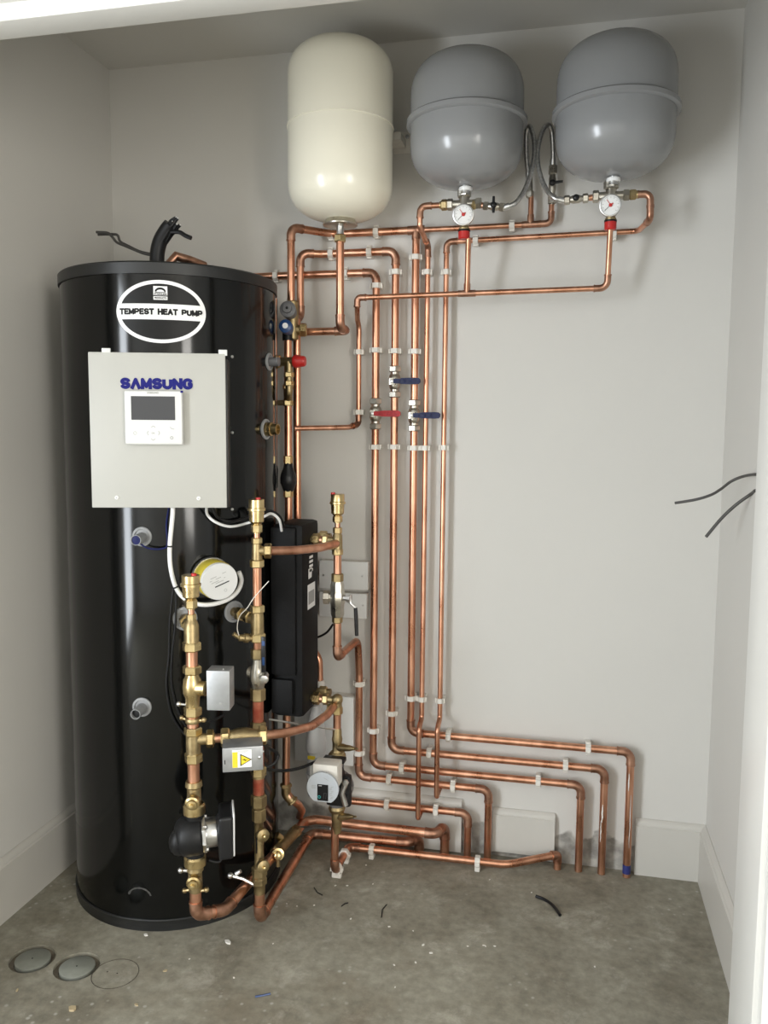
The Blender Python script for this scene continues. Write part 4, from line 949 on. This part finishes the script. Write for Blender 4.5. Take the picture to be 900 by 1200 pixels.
# --- lower column: elbow, pump valve, grey circulator
v = thing('brass_elbow', 'brass compression elbow under the bottom of the black block', 'pipe fitting', RC.p(838))
build(M().ball(RC.p(820), .0165, (1, 1, 1)).cyl(RC.p(820), RC.p(835), .0135, 18), 'body', 'brass_cast', v); RC.nut(828, 837, 6.8, v)
build(M().lathe(V((RX-.004, RY, RC.z(827))), V((-.28, -.94, -.05)), [(0, .0115), (.018, .0125), (.022, .0145), (.026, .0145)], 20), 'front_socket', 'brass', v)
stub('short copper pipe above the grey circulator', RC, 833, 860, R22)
def rc_valve(label, ys, kn, fl):
    v = thing('pump_valve', label, 'valve', RC.p(max(y for y, _ in ys))); build(RC.prof(ys), 'body', 'brass_cast', v)
    if fl: build(RC.prof(fl, 28), 'union_nut', 'brass_cast', v)
    q = RC.p(kn[0]); e = P(kn[1], kn[2], RY-.03); d = (e-q).normalized(); L = (e-q).length
    build(M().lathe(q, d, [(0, .011), (L*.3, .0115), (L*.45, .009), (L*.6, .0085), (L*.85, .0045), (L*.86, .003), (L, .003)], 16), 'spindle', 'brass_cast', v)
    return v
v = rc_valve('brass pump valve above the grey circulator', [(853, 4.6), (856, 5.4), (862, 5.6), (866, 6.6), (872, 5.6), (880, 5.8), (884, 8)], (876, 419, 877.5), [(881, 8), (884, 10.6), (890, 11), (894, 9)])
v = rc_valve('brass pump valve below the grey circulator', [(945, 5), (951, 7), (958, 6.6), (966, 6.2), (972, 5.6), (976, 4.8)], (957, 417, 957), [(944, 9), (947, 10.4), (951, 9)])
pm = thing('circulator_pump', 'grey-faced circulator pump with round display plate facing out', 'pump', RC.p(950))
py_ = RC.z(921); fc = P(379, 922.5, -.385)
build(M().lathe(V((RX, RY+.030, py_)), -Y3, [(0, .020), (.006, .040), (.020, .047), (.045, .047), (.055, .040)], 28).cyl(RC.p(893), RC.p(945), .020, 20), 'volute', 'grey_cap', pm)
build(M().lathe(V((RX+.006, RY-.020, py_)), -Y3, [(0, .046), (.010, .046), (.014, .040)], 8, .2), 'motor_flange', 'steel', pm)
build(M().bx(RX-.020, RX+.052, RY-.048, RY-.022, py_-.040, py_+.052, .010), 'motor_shell', 'plastic_black', pm)
build(M().tube([V((RX+.040, RY-.053, py_+.036)), V((RX+.030, RY-.056, py_+.006)), V((RX+.040, RY-.053, py_-.030))], .008, 8), 'motor_strut', 'steel', pm)
build(M().lathe(V((RX+.040, RY-.055, py_+.038)), -Y3, [(0, .010), (.006, .009), (.007, .005)], 6), 'bolt', 'steel', pm)
build(M().lathe(V((fc.x, RY-.04, fc.z)), -Y3, [(0, .034), (.10, .034)], 28), 'motor_can', 'plastic_black', pm)
dn = V((.02, -1, .02)).normalized()
bx0 = P(367, 916, -.37); bx1 = P(396, 897, -.37)
hb_ = build(M().bx(bx0.x, bx1.x, -.375, -.325, bx0.z-.012, bx1.z, .004), 'terminal_box', 'clip_white', pm)
build(M().bx(bx0.x-.016, bx0.x+.002, -.350, -.30, bx0.z-.014, bx1.z-.014, .003), 'terminal_box_side', 'panel_white', pm)
build(M().bx(bx0.x+.012, bx1.x+.004, -.324, -.295, bx1.z-.016, bx1.z-.004, .003), 'cable_cover', 'plastic_black', pm)
K = 30; poly = [(.0440*math.cos(a), .0440*math.sin(a)) for a in [math.radians(-58+296*k/K) for k in range(K+1)]]
fp = build(M().prism(poly, fc, X3, Z3, dn, .008), 'face_plate', 'face_silver', pm)
fo = fc+dn*.0084
scr = build(M().prism([(-.0145, -.034), (.0155, -.034), (.0155, .011), (-.0145, .011)], fo, X3, Z3, dn, .0008), 'display', 'print_hole_black', fp, False)
m = M(); ringmesh(fo+dn*.0012+V((-.009, 0, -.024)), .0045, .0022, X3, Z3, m=m); build(m, 'display_ring', 'teal_light', fp, False)
m = M()
for a_, b_ in (((.004, -.012), (.011, -.012)), ((.004, -.012), (.003, -.028)), ((.011, -.012), (.009, -.028))): strip(m, fo+dn*.0012+V((a_[0], 0, a_[1])), fo+dn*.0012+V((b_[0], 0, b_[1])), .0012, dn)
build(m, 'display_lines', 'screen_grey', fp, False)
m = M(); strip(m, fo+dn*.0012+V((-.011, 0, .0075)), fo+dn*.0012+V((-.002, 0, .0075)), .003, dn); build(m, 'display_logo', 'print_grey', fp, False)
m = M()
for i in range(9):
    a = (.021+.003*math.sin(i*1.7), -.026+.004*i); strip(m, fo+dn*.0006+V((a[0], 0, a[1])), fo+dn*.0006+V((a[0]+.007, 0, a[1]+.002)), .0012, dn)
for i in range(3): strip(m, fo+dn*.0006+V((-.031, 0, .006-.0035*i)), fo+dn*.0006+V((-.019, 0, .006-.0035*i)), .0012, dn)
for i in range(3): strip(m, fo+dn*.0006+V((.002+.004*i, 0, .030-.002*i)), fo+dn*.0006+V((.008+.004*i, 0, .028-.002*i)), .0008, dn)
build(m, 'face_print', 'print_grey', fp, False)
# flexible armour stays: thin steel rods
tag(build(M().tube([P(316, 843, -.50), P(322, 844, -.48), P(392, 855, -.27)], .0026, 8), 'steel_rod', 'steel', None, True, P(390, 856, -.27)), 'thin steel rod running to the column above the grey circulator', 'rod')
tag(build(M().tube([P(352, 969, -.20), P(387, 971, -.27)], .003, 8), 'steel_rod', 'steel', None, True, P(387, 971, -.27)), 'thin steel rod low beside the grey circulator', 'rod')

# ================================================================== valve group behind the cylinder's shoulder
C1x, C1y = P(337.5, 450, -.17).x, -.17
CC = Colm(C1x, C1y, 337.5, .00236)
cp = pipe('twin copper pipe rising beside the cylinder behind the red-capped valve', [V((C1x, C1y, CC.z(537))), V((C1x, C1y, CC.z(395)))], R22)
pipe('copper pipe running down behind the cylinder shoulder to the floor pipes', [V((xc1+.012, -.120, CC.z(372))), V((xc1+.012, -.120, CC.z(650)))], R22)
v = thing('pressure_valve', 'brass multi-block valve with grey and blue round caps', 'valve', CC.p(397))
build(M().cyl((C1x+.010, C1y+.012, CC.z(398)), (C1x+.010, C1y+.012, CC.z(352)), .0165, 20, None, .003).cyl((C1x, C1y+.01, CC.z(386)), (C1x+.044, C1y+.018, CC.z(386)), .0135, 18), 'body', 'brass_cast', v)
q = P(337, 362, -.215); d = V((.16, -.97, .10)).normalized()
gc = build(M().lathe(q+d*-.045, d, [(0, .019), (.020, .021), (.044, .0225), (.046, .020), (.047, .013), (.056, .012), (.057, .004)], 28), 'grey_cap', 'grey_cap', v)
build(M().lathe(q+d*.011, d, [(0, .004), (.002, .0038)], 10), 'cap_hole_shade', 'print_hole_black', gc)  # black disc carries the shade of a hole that isn't modelled
q = P(334.5, 382, -.235); bc = build(M().lathe(q-d*.05, d, [(0, .014), (.020, .015), (.024, .0185), (.050, .0185), (.053, .014), (.055, .004)], 20), 'blue_cap', 'blue_cap', v)
build(M().lathe(q+d*.0048, d, [(0, .008), (.001, .0078)], 14), 'cap_mark', 'print_white', bc)
build(M().cyl(CC.p(391), CC.p(399), .0155, 18), 'collar', 'rubber_black', v)
build(M().hexa(V((C1x+.030, -.155, CC.z(386))), V((C1x+.050, -.150, CC.z(386))), .020), 'nut', 'brass', v)
RVz = CC.z(424.5); ryv = C1y-.026
v = thing('relief_valve', 'brass relief valve with a red ribbed cap beside the cylinder', 'valve', (C1x, ryv, RVz-.04))
build(M().cyl((C1x-.040, ryv+.01, RVz), (C1x+.030, ryv, RVz), .0125, 18).cyl((C1x+.012, ryv, RVz), (C1x+.012, ryv, CC.z(447)), .011, 16), 'body', 'brass_cast', v)
build(M().hexa((C1x-.034, ryv+.008, RVz), (C1x-.016, ryv+.004, RVz), .0195), 'nut', 'brass', v)
build(M().lathe((C1x+.026, ryv, RVz), X3, [(0, .016), (.004, .0185), (.012, .0180), (.030, .0150), (.034, .013), (.0345, .001)], 14), 'red_cap', 'red_plastic', v)
build(M().hexa((C1x+.012, ryv, CC.z(437)), (C1x+.012, ryv, CC.z(443)), .015), 'nut', 'brass', v); build(M().hexa((C1x+.012, ryv, CC.z(447)), (C1x+.012, ryv, CC.z(453)), .014), 'nut', 'brass', v)
build(M().cyl((C1x+.012, ryv, CC.z(442)), (C1x+.012, ryv, CC.z(449)), R15, 14), 'copper_tail', 'copper', v)
build(M().tube(fillet([V((C1x+.012, ryv, CC.z(450))), V((C1x+.012, ryv, CC.z(463))), V((C1x, C1y, CC.z(468)))], .02)[0], .0105, 14), 'outlet_elbow', 'brass_cast', v)
v = thing('compression_tee', 'small brass tee on the pipe under the red-capped valve', 'pipe fitting', CC.p(476))
build(M().cyl(CC.p(450), CC.p(476), .0128, 18), 'body', 'brass_cast', v); CC.nut(450.5, 456.5, 6.6, v, 'brass'); CC.nut(469, 475.5, 6.6, v, 'brass')
build(M().cyl(CC.p(472), CC.p(472, -.030), .008, 14), 'branch', 'brass_cast', v)
v = thing('tundish', 'black plastic tundish in the copper drain pipe beside the cylinder', 'tundish', CC.p(577))
build(CC.prof([(542, 5), (548, 6), (556, 9.2), (560, 10), (566, 10), (568, 8.8), (574, 6.6), (576, 5.4)], 24), 'bowl', 'plastic_black', v)
CC.nut(534, 544, 5.8, v, 'brass'); CC.nut(574, 583, 6.2, v, 'brass')
pipe('copper drain pipe from the tundish down behind the black block', [CC.p(580), CC.p(612), P(352, 690, -.11), P(366, 760, -.10), P(374, 772, -.10), P(374.5, 800, -.10)], R22, (), .05)
tag(build(M().tube([P(323, 350, -.17), P(323, 600, -.17)], .005, 8), 'thin_pipe', 'copper_fitting', None, True, P(323, 600, -.17)), 'very thin dark copper pipe close against the cylinder side', 'pipe')
v = thing('cable_clamp', 'black split insulation sleeve on the thin pipe', 'sleeve', P(322, 585, -.17))
build(M().tube([P(322.5, 542, -.17), P(322.3, 550, -.17), P(322, 570, -.17), P(322, 576, -.17)], .009, 10, [.5, 1, 1, .5]), 'sleeve', 'rubber_black', v)
# waterless trap
v = thing('waterless_trap', 'white plastic waterless trap with a small yellow label', 'trap', P(371, 910, -.12))
tx = P(370.5, 880, -.12).x; tz = lambda py: P(370.5, py, -.12).z; ty = -.12
build(M().lathe((tx, ty, tz(912)), Z3, [(0, .027), (tz(880)-tz(912), .028), (tz(879)-tz(912), .0305), (tz(868)-tz(912), .031), (tz(862)-tz(912), .028), (tz(846)-tz(912), .0245), (tz(838)-tz(912), .022), (tz(826)-tz(912), .012)], 28), 'body', 'trap_white', v)
build(M().lathe((tx, ty, tz(931)), Z3, [(0, .026), (tz(912)-tz(931), .026), (tz(911)-tz(931), .031), (tz(905)-tz(931), .031)], 28), 'tail', 'trap_white', v)
build(M().cyl(P(375, 812, -.10), P(374.5, 797, -.10), .0155, 18, None, .002).tube([P(374.5, 812, -.10), P(373, 826, -.11), V((tx, ty, tz(834)))], .012, 14), 'inlet_socket', 'clip_white', v)
build(M().box((tx-.006, ty-.0285, tz(884)), (.024, .003, .011), None, .001, 1), 'label_sticker', 'yellow_print', v)
# wall boxes
def wall_box(label, a, b, depth, screws, name='blanking_box'):
    p0, p1 = P(*a, -depth), P(*b, -depth); v = thing(name, label, 'junction box', ((p0.x+p1.x)/2, 0, p1.z))
    build(M().bx(p0.x, p1.x, -depth+.006, -.0005, p1.z, p0.z, .002), 'back_box', 'clip_white', v)
    build(M().bx(p0.x, p1.x, -depth, -depth+.007, p1.z, p0.z, .0025), 'cover_plate', 'plastic_white', v)
    for s in screws: build(M().lathe(P(*s, -depth), -Y3, [(0, .0032), (.0008, .003), (.001, .001)], 10), 'screw', 'steel', v)
    return v
wall_box('white blanked junction box beside the risers, upper of two', (374, 656.5), (431, 692), .036, ((379, 674), (424.5, 675)))
wall_box('white blanked junction box directly under another by the risers', (374, 693.5), (429.5, 725.5), .030, ((425.5, 709.5),))
wall_box('larger white boxing low on the wall behind the brass elbow', (345, 812), (414, 898), .040, (), 'pipe_boxing')
# standpipe under the block with brass elbow
pipe('copper pipe coming down under the black block to a brass elbow', [P(336, 835, -.24), P(335, 927, -.24), P(341, 937, -.24), P(350, 943, -.20), P(354, 950, -.16), P(351, 957, -.125)], R22, (), [.012, .02, .03, .02])
v = thing('brass_elbow', 'brass elbow at the foot of the pipe under the black block', 'pipe fitting', P(338, 940, -.24))
a, b, c = P(335, 918, -.24), P(335.3, 931, -.24), P(344, 940, -.235)
build(M().tube(fillet([a, b, c], .018)[0], .0140, 16), 'body', 'brass_cast', v); build(M().hexa(a, a+(b-a)*.35, .0175), 'nut', 'brass_cast', v); build(M().hexa(c-(c-b)*.25, c, .0175), 'nut', 'brass_cast', v)
v = thing('drain_valve', 'brass drain valve on the return pipe low behind the column', 'valve', V((xbk, -.34, .08)))
kr = lambda y: (y+.53)/(yh1-.02+.53); rp = lambda y: V((xbk-.003, -.53, z0-.010)).lerp(V((xbq, yh1-.02, zh1)), kr(y))
build(M().cyl(rp(-.34), rp(-.19), .0165, 20), 'body', 'brass_cast', v)
for y0_, y1_ in ((-.345, -.322), (-.21, -.185)): build(M().hexa(rp(y0_), rp(y1_), .0195), 'nut', 'brass_cast', v)
q = rp(-.33); d = V((.35, -.88, .25)).normalized(); dc = build(M().lathe(q, d, [(0, .012), (.035, .012), (.037, .017), (.041, .017), (.042, .011), (.060, .010), (.062, .007)], 18), 'drain_outlet', 'brass', v)
build(M().cyl(q+d*.052, q+d*.052-Z3*.030, .006, 12), 'spout', 'brass_cast', dc)
build(M().lathe(rp(-.27)+V((-.01, -.01, .015)), V((-.5, -.5, .7)), [(0, .010), (.02, .010), (.022, .006)], 14), 'test_point', 'brass', v)

# ================================================================== yellow can on the cylinder
th, z = hit(246, 674.5); n = nT(th); c = onT(th, z, TR-.003); dv = (n+Z3*-.05).normalized()
yc = thing('immersion_can', 'round yellow heater can with a white printed face on the cylinder', 'heater can', c-Z3*.04)
R = .0475
build(M().lathe(c, dv, [(0, R*.98), (.035, R*.98), (.036, R), (.060, R), (.061, R*.985), (.064, R*.985)], 40), 'can_body', 'yellow_can', yc)
build(M().lathe(c+dv*.006, dv, [(0, R*1.04), (.006, R*1.05), (.010, R*1.02)], 40), 'rim', 'steel', yc)
fz = c+dv*.062
build(M().lathe(fz, dv, [(0, R*.97), (.012, R*.97), (.014, R*.955), (.0142, .001)], 40), 'face', 'plastic_white', yc)
ux = (X3-dv*dv.x).normalized(); ux = (ux*math.cos(.3)+dv.cross(ux)*-math.sin(.3)*(1 if (dv.cross(ux)).z < 0 else -1)).normalized(); uy = ux.cross(dv)*-1
if uy.z < 0: uy = -uy
m = M(); f0 = fz+dv*.0147
for yy, x0_, x1_ in ((.016, -.020, -.004), (.017, .012, .022), (.010, -.024, -.018), (.010, -.008, .006), (.005, .012, .016), (.004, -.022, -.002), (.0, -.012, .010)): strip(m, f0+ux*x0_+uy*yy, f0+ux*x1_+uy*yy, .0014, dv)
fc_ = build(m, 'face_print', 'print_grey', yc, False)
m = M(); strip(m, f0+ux*-.016+uy*-.008, f0+ux*.022+uy*-.008, .0026, dv); build(m, 'face_print_line', 'print_hole_black', yc, False)
m = M(); ringmesh(f0+ux*.006+uy*-.026, .0038, .0009, ux, uy, m=m); build(m, 'face_symbol', 'print_grey', yc, False)

# ================================================================== cables
def cable(name, label, pts, r, material, group=None, taper=None, cat='cable'):
    path = hose('', pts, None); return tag(build(M().tube(path, r, 10), name, material, None, True, min(path, key=lambda q: q.z)), label, cat, group)
def tsurf(pts, lift=.008): return [hitP(x, y, TR+lift) for x, y in pts]
wc = thing('cable', 'thick white cable hanging from the control panel to the yellow can', 'cable', hitP(240, 708, TR))
pth = hose('', [pp(*ppx(199.5, 594), -.03)]+[pp(*ppx(199.5, 605), -.03)]+tsurf([(199, 640), (200, 665), (206, 688), (216, 701)], .020)+tsurf([(232, 708), (250, 708), (268, 702), (279, 692)], .030)+tsurf([(283, 680), (280, 670)], .02), None)
build(M().tube(pth, .0056, 12), 'sheath', 'print_white', wc)
for q, d in (((200, 641), Z3), ((204, 690), V((.4, 0, -1)))):
    e = min(pth, key=lambda w: (w-hitP(*q, TR+.02)).length); i = pth.index(e); d = (pth[i+1]-e).normalized(); build(M().cyl(e-d*.0018, e+d*.0018, .0068, 12), 'cable_tie', 'rubber_black', wc)
cable('cable', 'white cable looping from the panel behind the vent to the black block', [pp(*ppx(240, 594), -.03)]+tsurf([(243, 603), (253, 612), (270, 617), (290, 613)], .012)+[P(308, 606, -.46), P(318, 602, -.42), P(327, 609, -.40), P(330, 622, -.36)], .0036, 'print_white')
cable('cable', 'black cable looping from the panel beside the white one', [pp(*ppx(247, 594), -.035)]+tsurf([(255, 606), (270, 611), (288, 607)], .010)+[P(306, 600, -.44), P(318, 599, -.41), P(328, 606, -.39), P(333, 618, -.34)], .0040, 'rubber_black')
cable('cable', 'thin blue sensor wire plugged into the upper cylinder pocket', [pp(*ppx(195, 594), -.035)]+tsurf([(195, 615), (196, 638), (190, 643), (176, 643), (167, 639), (162, 633)], .014)+[hitP(163, 630, TR+.044)], .0022, 'blue_wire')
for k, (off, lab) in enumerate(((0, 'black cable strapped down the cylinder below the tie'), (6, 'second black cable strapped down the cylinder, bowing outward'))):
    cable('cable', lab, tsurf([(203+off*.6, 690), (199+off*1.1, 730), (198+off*.6, 768), (195+off, 800), (199+off*1.4, 830), (208+off*1.5, 850), (222+off, 866-off*.4), (236, 876-off*1.6)], .006), .0028, 'rubber_black', 'black cables down the cylinder')
cable('cable', 'black lead curving from the grey circulator towards the column', [P(383, 893, -.33), P(370, 893, -.35), P(355, 899, -.38), P(335, 903, -.44), P(312, 902, -.50)], .0042, 'rubber_black')
cable('cable', 'black lead below the chrome lever valve', [P(390, 732, -.2), P(383, 741, -.17), P(372, 747, -.13), P(360, 750, -.10)], .0034, 'rubber_black')
cable('cable', 'black lead dropping from the sticker actuator', [P(308, 872, -.60), P(318, 878, -.56), P(326, 884, -.54), P(322, 894, -.55), P(312, 899, -.56)], .0036, 'rubber_black')
cable('cable', 'thin black lead behind the upright actuator', [P(240, 846, -.62), P(252, 843, -.60), P(262, 838, -.58)], .003, 'rubber_black')
cable('cable', 'black flex under the side-mounted circulator', [P(245, 1008, -.68), P(256, 1010, -.67), P(261, 1002, -.66), P(259, 992, -.66)], .0035, 'rubber_black')
tag(build(M().tube(hose('', [P(280, 745, -.575), P(278, 735, -.575), P(281, 722, -.575), P(290, 712, -.575), P(298, 700, -.575), P(315, 681, -.56)], None), .0011, 6), 'cable_tie', 'clip_white', None, True, P(280, 745, -.575)), 'long white cable tie looped round the drain cock', 'cable tie')
# stubs out of the right-hand wall
cable('cable', 'cut black cable poking out of the right wall, the wavy upper one', [(0.02, -.376, 1.190), PX(888, 556, 0), P(872, 558, -.37), P(857, 564, -.35), P(845, 573, -.33), P(833, 580, -.31), P(815, 585.5, -.29), P(791, 589.5, -.27)], .0034, 'cable_grey')
cable('cable', 'cut black cable poking out of the right wall, the drooping lower one', [(0.02, -.40, 1.150), PX(886, 575, 0), P(880, 579, -.385), P(862, 592, -.37), P(845, 608, -.355), P(827.5, 629, -.34)], .0038, 'cable_grey')
# bundle on the lid
zt2 = TH+.003
bt = thing('cable_bundle', 'frayed bundle of black cables standing up out of the cylinder lid', 'cables', V((P(187, 300, -.42).x, -.42, zt2)))
by = -.42
base = [P(184, 312, by), P(184.5, 296, by), P(188, 282, by), P(195, 270, by), P(200, 264, by)]
build(M().tube(hose('', base, None), .019, 14, None), 'wrapped_core', 'rubber_black', bt)
for k in range(16):
    a = 2*PI*k/16+.2; rr = .0155 if k % 2 else .009
    e = P(196+random.uniform(0, 6), 268+random.uniform(-1, 2), by)+V((rr*math.cos(a), rr*math.sin(a)*.8, .0)); f_ = e+V((random.uniform(.004, .014), random.uniform(-.006, .004), random.uniform(.006, .016)))
    s0 = P(189, 284, by)+V((rr*.8*math.cos(a), rr*.8*math.sin(a), 0))
    w = build(M().tube([s0, e, f_], .0048, 8), 'wire', 'rubber_black', bt)
    d = (f_-e).normalized(); build(M().cyl(f_, f_+d*.002, .0022, 6), 'wire_core', 'print_white', w)
for pts, r in (([(197, 272), (203, 262), (208, 256)], .0045), ([(200, 272), (210, 272), (217, 276), (224, 279)], .0055), ([(196, 270), (199, 260), (206, 255)], .004)):
    q = [P(a, b, by-.006) for a, b in pts]; build(M().tube(hose('', q, None), r, 8), 'wire', 'rubber_black', bt)
    if r < .005:
        d = (q[-1]-q[-2]).normalized(); build(M().cyl(q[-1], q[-1]+d*.0025, .0018, 6), 'wire_core', 'print_white', bt)
cable('cable', 'grey cable pair end lying on the cylinder lid, the longer one', [P(186, 300, by), P(170, 297.5, by), P(158, 293, by), P(146, 288, by), P(137, 284, by), P(131, 277, by), P(126, 273, by), P(113, 272, by)], .0034, 'cable_grey')
cable('cable', 'grey cable pair end lying on the cylinder lid, the kinked one', [P(184, 299, by+.01), P(165, 295, by+.01), P(150, 288, by+.01), P(141, 283, by+.01), P(138, 276, by+.01), P(132, 274.5, by+.01), P(115, 275, by+.01)], .0034, 'cable_grey')
tag(build(M().tube([P(199, 309, -.30), P(206, 300, -.30), P(222, 305, -.26), P(240, 312, -.22)], .0125, 14, [1, 1, 1, 1]), 'pipe_stub', 'copper_fitting', None, True, P(215, 306, -.28)), 'brown copper pipe stub lying on the cylinder lid', 'pipe')

# ================================================================== on the floor
def disc(px, py, rpx, ring, label):
    c = PZ(px, py, 0); r = rpx*.00196
    v = thing('floor_cap', label, 'floor cap', c)
    if ring:
        build(M().ring(c-Z3*.0142, Z3, [(0, r*.995), (.006, r*.99), (.0045, r*.78), (0, r*.77)], 48), 'grout_ring', 'grout_dirt', v)
        build(M().lathe(c+V((0.001, 0, -.0138)), Z3, [(0, r*.77), (.0138, r*.765), (.0148, r*.74), (.0148, .001)], 48), 'cap', 'cap_grey', v)
        build(M().lathe(c+Z3*.001, Z3, [(0, .002), (.0005, .0018)], 10), 'centre_hole_shade', 'print_hole_black', v)  # flat black dot, painted shade in place of a drilled hole
    else:
        build(M().ring(c, Z3, [(0, r), (.0006, r*.995), (.0006, r*.97), (0, r*.965)], 48), 'scored_ring', 'groove_dark', v)
        for dx in (-.022, .004): build(M().lathe(c+V((dx, 0.002, 0)), Z3, [(0, .0022), (.0005, .002)], 10), 'centre_hole_shade', 'groove_dark', v)  # dark dots on the surface, hole shade put into their colour
    return v
disc(38, 1123.5, 27.5, True, 'round grey floor cap in the widest dark gap, nearest the left skirting')
disc(90, 1132.5, 27.5, True, 'round grey floor cap between the other cap and the scored circle')
disc(135, 1141, 28, False, 'circle scored into the concrete beside the round floor caps')
cable('cable_offcut', 'short black cable offcut lying on the concrete floor', [PZ(628, 1050, .005), PZ(638, 1054, .004), PZ(648, 1061, .004), PZ(656.5, 1072.5, .0045)], .0042, 'rubber_black', None, None, 'offcut')
tag(build(M().tube([PZ(299, 1168, .002), PZ(308, 1166.5, .002), PZ(317, 1164.5, .002)], .0022, 6), 'wire_offcut', 'blue_cap', None, True, PZ(308, 1167, 0)), 'tiny blue wire offcut on the concrete floor', 'offcut')
def chip(px, py, s, material, label, group, name):
    c = PZ(px, py, 0); k = 6; a0 = random.random()*6
    poly = [(s*random.uniform(.6, 1.1)*math.cos(a0+2*PI*i/k), s*.6*random.uniform(.6, 1.1)*math.sin(a0+2*PI*i/k)) for i in range(k)]
    a = random.random()*PI; ux_ = V((math.cos(a), math.sin(a), 0)); uy_ = V((-math.sin(a), math.cos(a), 0))
    tag(build(M().prism(poly, c, ux_, uy_, Z3, s*.35), name, material, None, False, c), label, 'debris', group)
for px, py, s in ((267, 1105, .011), (171, 1096, .007), (393, 1038, .004), (368, 1061, .004), (429, 1014, .004), (407, 1038, .004), (411, 1077, .004), (456, 1086, .004), (574, 1031, .004), (580, 1109, .004), (697, 1133, .004), (569, 1109, .003), (348, 1062, .003), (336, 1059, .003), (222, 1124, .003), (274, 1146, .004), (320, 1106, .003), (496, 1107.5, .006), (505, 1117, .005), (487, 1128, .004), (462, 1131, .004), (463, 1157, .003), (567, 1108, .004), (548, 1109, .003), (484, 1091, .003), (623, 1046, .004), (437, 1036, .003)):
    chip(px, py, s, 'plaster_white', 'white fleck of plaster on the concrete floor', 'plaster flecks on the floor', 'plaster_fleck')
for px, py, s in ((85, 1183, .013), (160, 1178, .006), (194, 1138, .006), (20, 1161, .006)):
    chip(px, py, s, 'wood_chip', 'pale wood splinter on the floor near the round caps', 'wood splinters on the floor', 'wood_splinter')
for pts, lab in ((((368, 1040), (372, 1046), (378, 1049)), 'curved'), (((447, 1075), (448, 1066), (453, 1060)), 'forked'), (((400, 1062), (404, 1059), (408, 1058)), 'short')):
    tag(build(M().tube([PZ(a, b, .0012) for a, b in pts], .0014, 6), 'wire_offcut', 'rubber_black', None, True, PZ(*pts[0], 0)), f'{lab} thin black wire scrap on the concrete floor', 'offcut')
tag(build(M().lathe(P(463, 152, 0), -Y3, [(0, .005), (.002, .0045), (.003, .002)], 10), 'wall_plug', 'plastic_white', None, True, P(463, 152, 0)), 'small wall plug between cream and grey vessels', 'wall plug')
